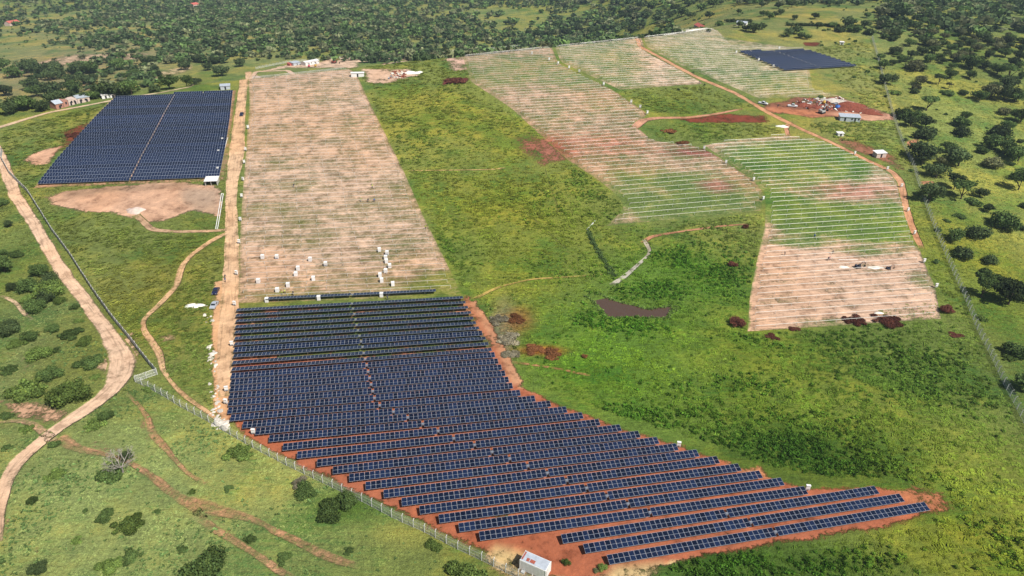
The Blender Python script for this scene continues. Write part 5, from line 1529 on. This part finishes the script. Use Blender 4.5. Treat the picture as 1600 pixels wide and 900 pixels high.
clutter([(610, 112), (640, 110), (634, 122), (605, 124)], 60, 'scattered stones and scrap at the top of the meadow', 4)
def rock_mesh(seed):
    bm = bmesh.new()
    bmesh.ops.create_icosphere(bm, subdivisions=2, radius=1.0)
    r = random.Random(seed)
    ax_ = [Vector((r.uniform(-1, 1), r.uniform(-1, 1), r.uniform(-1, 1))).normalized() for _ in range(7)]
    for v in bm.verts:
        for a in ax_:
            d = v.co.dot(a)
            if d > 0.62:
                v.co -= a * (d - 0.62) * 0.85
        v.co *= r.uniform(0.93, 1.05)
        v.co.z *= 0.6
    me = bpy.data.meshes.new('rock'); bm.to_mesh(me); bm.free()
    me.materials.append(M['rock'])
    return me
ROCKS = [rock_mesh(i) for i in range(5)]
rk = [(325 + random.uniform(-5, 6), 490 + i * 2.2) for i in range(7)] + [(331 + random.uniform(-5, 6), 540 + i * 3.1) for i in range(14)] + [(336 + random.uniform(-9, 9), 600 + i * 2.1) for i in range(32)] + [(345 + random.uniform(-9, 9), 655 + i * 0.9) for i in range(18)]
for i, (x, y) in enumerate(rk):
    o = new_obj('rock', random.choice(ROCKS), None, at(x, y))
    s = random.choice([0.28, 0.35, 0.45, 0.6, 0.8, 1.1])
    o.scale = (s * random.uniform(0.9, 1.6), s * random.uniform(0.6, 1.1), s * random.uniform(0.5, 0.8))
    o.rotation_euler = (0, 0, random.uniform(0, 6.28))
    tag(o, 'pale boulder in the stone line beside the near block, %s from the top' % ordn(i + 1), 'rock', 'pale boulders along the dirt road edge')
# the white kerb loop by the excavation, and loose steel tubes lying in the pink field
P4 = [at(346, 303), at(349, 303), at(340, 358), at(337, 358)]
b = MB(); b.tube([q + Vector((0, 0, 0.12)) for q in P4 + P4[:1]], 0.14, 6)
tag(b.build('pipe_loop', M['white']), 'long white pipe loop lying beside the dirt road', 'pipe')
for i, (a, c, lab) in enumerate([((1310, 406.5), (1340, 406.5), 'loose white tube lying above the dark digger'), ((345, 255), (356, 215), 'white pipe lying along the dirt road near the dark block')]):
    A, B = at(*a), at(*c)
    b = MB(); b.tube([A + (B - A) * k / 6 + Vector((0, 0, 0.15 + H1(*(A + (B - A) * k / 6)[:2]) - (A + (B - A) * k / 6).z)) for k in range(7)], 0.11, 6)
    tag(b.build('loose_pipe', M['white']), lab, 'pipe')

# ------------------------------------------------------------------ workers
def person_mesh(seed, top, bend):
    me = bpy.data.meshes.new('person')
    hip, ch = 0.92, 1.40
    f_ = bend
    V = [(0, 0, hip), (0, -0.05 * f_, 1.15), (0, -0.22 * f_, ch), (0, -0.30 * f_, 1.52), (0, -0.36 * f_, 1.66), (0, -0.38 * f_, 1.76),
         (0.11, 0, 0.88), (0.13, -0.04, 0.48), (0.13, 0.02, 0.07), (0.13, -0.12, 0.04),
         (-0.11, 0, 0.88), (-0.14, 0.03, 0.48), (-0.15, 0.06, 0.07), (-0.15, -0.08, 0.04),
         (0.20, -0.22 * f_, 1.38), (0.27, -0.24 * f_ - 0.05, 1.10), (0.26, -0.30 * f_ - 0.16, 0.86), (0.25, -0.32 * f_ - 0.20, 0.76),
         (-0.20, -0.22 * f_, 1.38), (-0.28, -0.20 * f_ - 0.02, 1.10), (-0.27, -0.28 * f_ - 0.12, 0.86), (-0.26, -0.30 * f_ - 0.15, 0.76)]
    Ed = [(0, 1), (1, 2), (2, 3), (3, 4), (4, 5), (0, 6), (6, 7), (7, 8), (8, 9), (0, 10), (10, 11), (11, 12), (12, 13), (2, 14), (14, 15), (15, 16), (16, 17), (2, 18), (18, 19), (19, 20), (20, 21)]
    Rd = [.15, .15, .17, .06, .10, .08, .095, .065, .045, .04, .095, .065, .045, .04, .07, .05, .04, .035, .07, .05, .04, .035]
    me.from_pydata(V, Ed, [])
    o = bpy.data.objects.new('tmp', me); COL.objects.link(o)
    sk = o.modifiers.new('s', 'SKIN')
    for i, r in enumerate(Rd):
        me.skin_vertices[0].data[i].radius = (r, r)
        me.skin_vertices[0].data[i].use_root = (i == 0)
    ss = o.modifiers.new('u', 'SUBSURF'); ss.levels = 1; ss.render_levels = 1
    dg = bpy.context.evaluated_depsgraph_get()
    out = bpy.data.meshes.new_from_object(o.evaluated_get(dg))
    bpy.data.objects.remove(o)
    out.name = 'person'
    out.materials.clear()
    for m in (M['cloth'], M[top], M['skin'], M['white' if seed % 2 else 'vest']):
        out.materials.append(m)
    for pl in out.polygons:
        z = pl.center.z; x = abs(pl.center.x)
        pl.material_index = 0 if z < 0.93 and x < 0.22 else (3 if z > 1.70 else (2 if z > 1.50 or (x > 0.2 and z < 0.98) else 1))
    return out
PEOPLE = [person_mesh(0, 'vest', 0.4), person_mesh(1, 'cloth', 0.8), person_mesh(2, 'blue', 0.1), person_mesh(3, 'pink', 0.5)]
for (x, y, k, lab) in [(459, 293, 1, 'worker in dark clothes alone in the middle of the long field'), (582, 294, 0, 'worker in yellow vest high on the far side of the long field'), (564, 315, 0, 'worker in yellow top, first of three along one tube'), (575, 316, 1, 'worker in dark clothes, middle of three along one tube'), (585, 316, 2, 'worker in blue, last of three along one tube'), (665, 358, 0, 'worker standing near the meadow edge of the long field'),
        (441, 461, 0, 'worker in yellow vest beside the lone module row'), (446, 459, 0, 'second worker in yellow vest beside the lone module row'), (458, 462, 1, 'worker in dark clothes leaning over the lone module row'), (606, 469, 1, 'worker in dark clothes between the two upper module rows'), (352, 436, 1, 'person in dark clothes walking on the dirt road'), (352.5, 441, 2, 'person in blue walking on the dirt road'), (1226, 399, 1, 'worker in dark clothes at the top edge of the pink field'), (1301, 397, 1, 'second worker at the top edge of the pink field'), (1272, 372, 2, 'worker in blue standing in the striped field'), (1293, 408, 1, 'bent worker on the pink field near the loose tube'), (1296, 407, 3, 'worker in red on the pink field near the loose tube'),
        (1215, 168, 1, 'person in dark clothes beside the road at the red yard'), (1093, 131, 1, 'worker at the lower edge of the upper field')]:
    o = new_obj('person', PEOPLE[k], None, at(x, y)); o.rotation_euler = (0, 0, random.uniform(0, 6.28))
    s = 1.08 if y > 200 else 1.2
    o.scale = (s, s, s)
    tag(o, lab, 'person')

# ------------------------------------------------------------------ the air
hz = MB(); hz.box(-7600, 7600, -900, 9600, -140, 150)
HZ = bpy.data.materials.new('haze'); HZ.use_nodes = True
ht = HZ.node_tree; ht.nodes.clear()
ho, hv = ht.nodes.new('ShaderNodeOutputMaterial'), ht.nodes.new('ShaderNodeVolumePrincipled')
hv.inputs['Color'].default_value = (0.62, 0.80, 1.0, 1)
hv.inputs['Density'].default_value = 0.00012
hv.inputs['Anisotropy'].default_value = 0.2
ht.links.new(hv.outputs[0], ho.inputs['Volume'])
HAZE = hz.build('haze', HZ)
tag(HAZE, 'thin bluish haze over the distant hills', 'haze', kind='stuff')
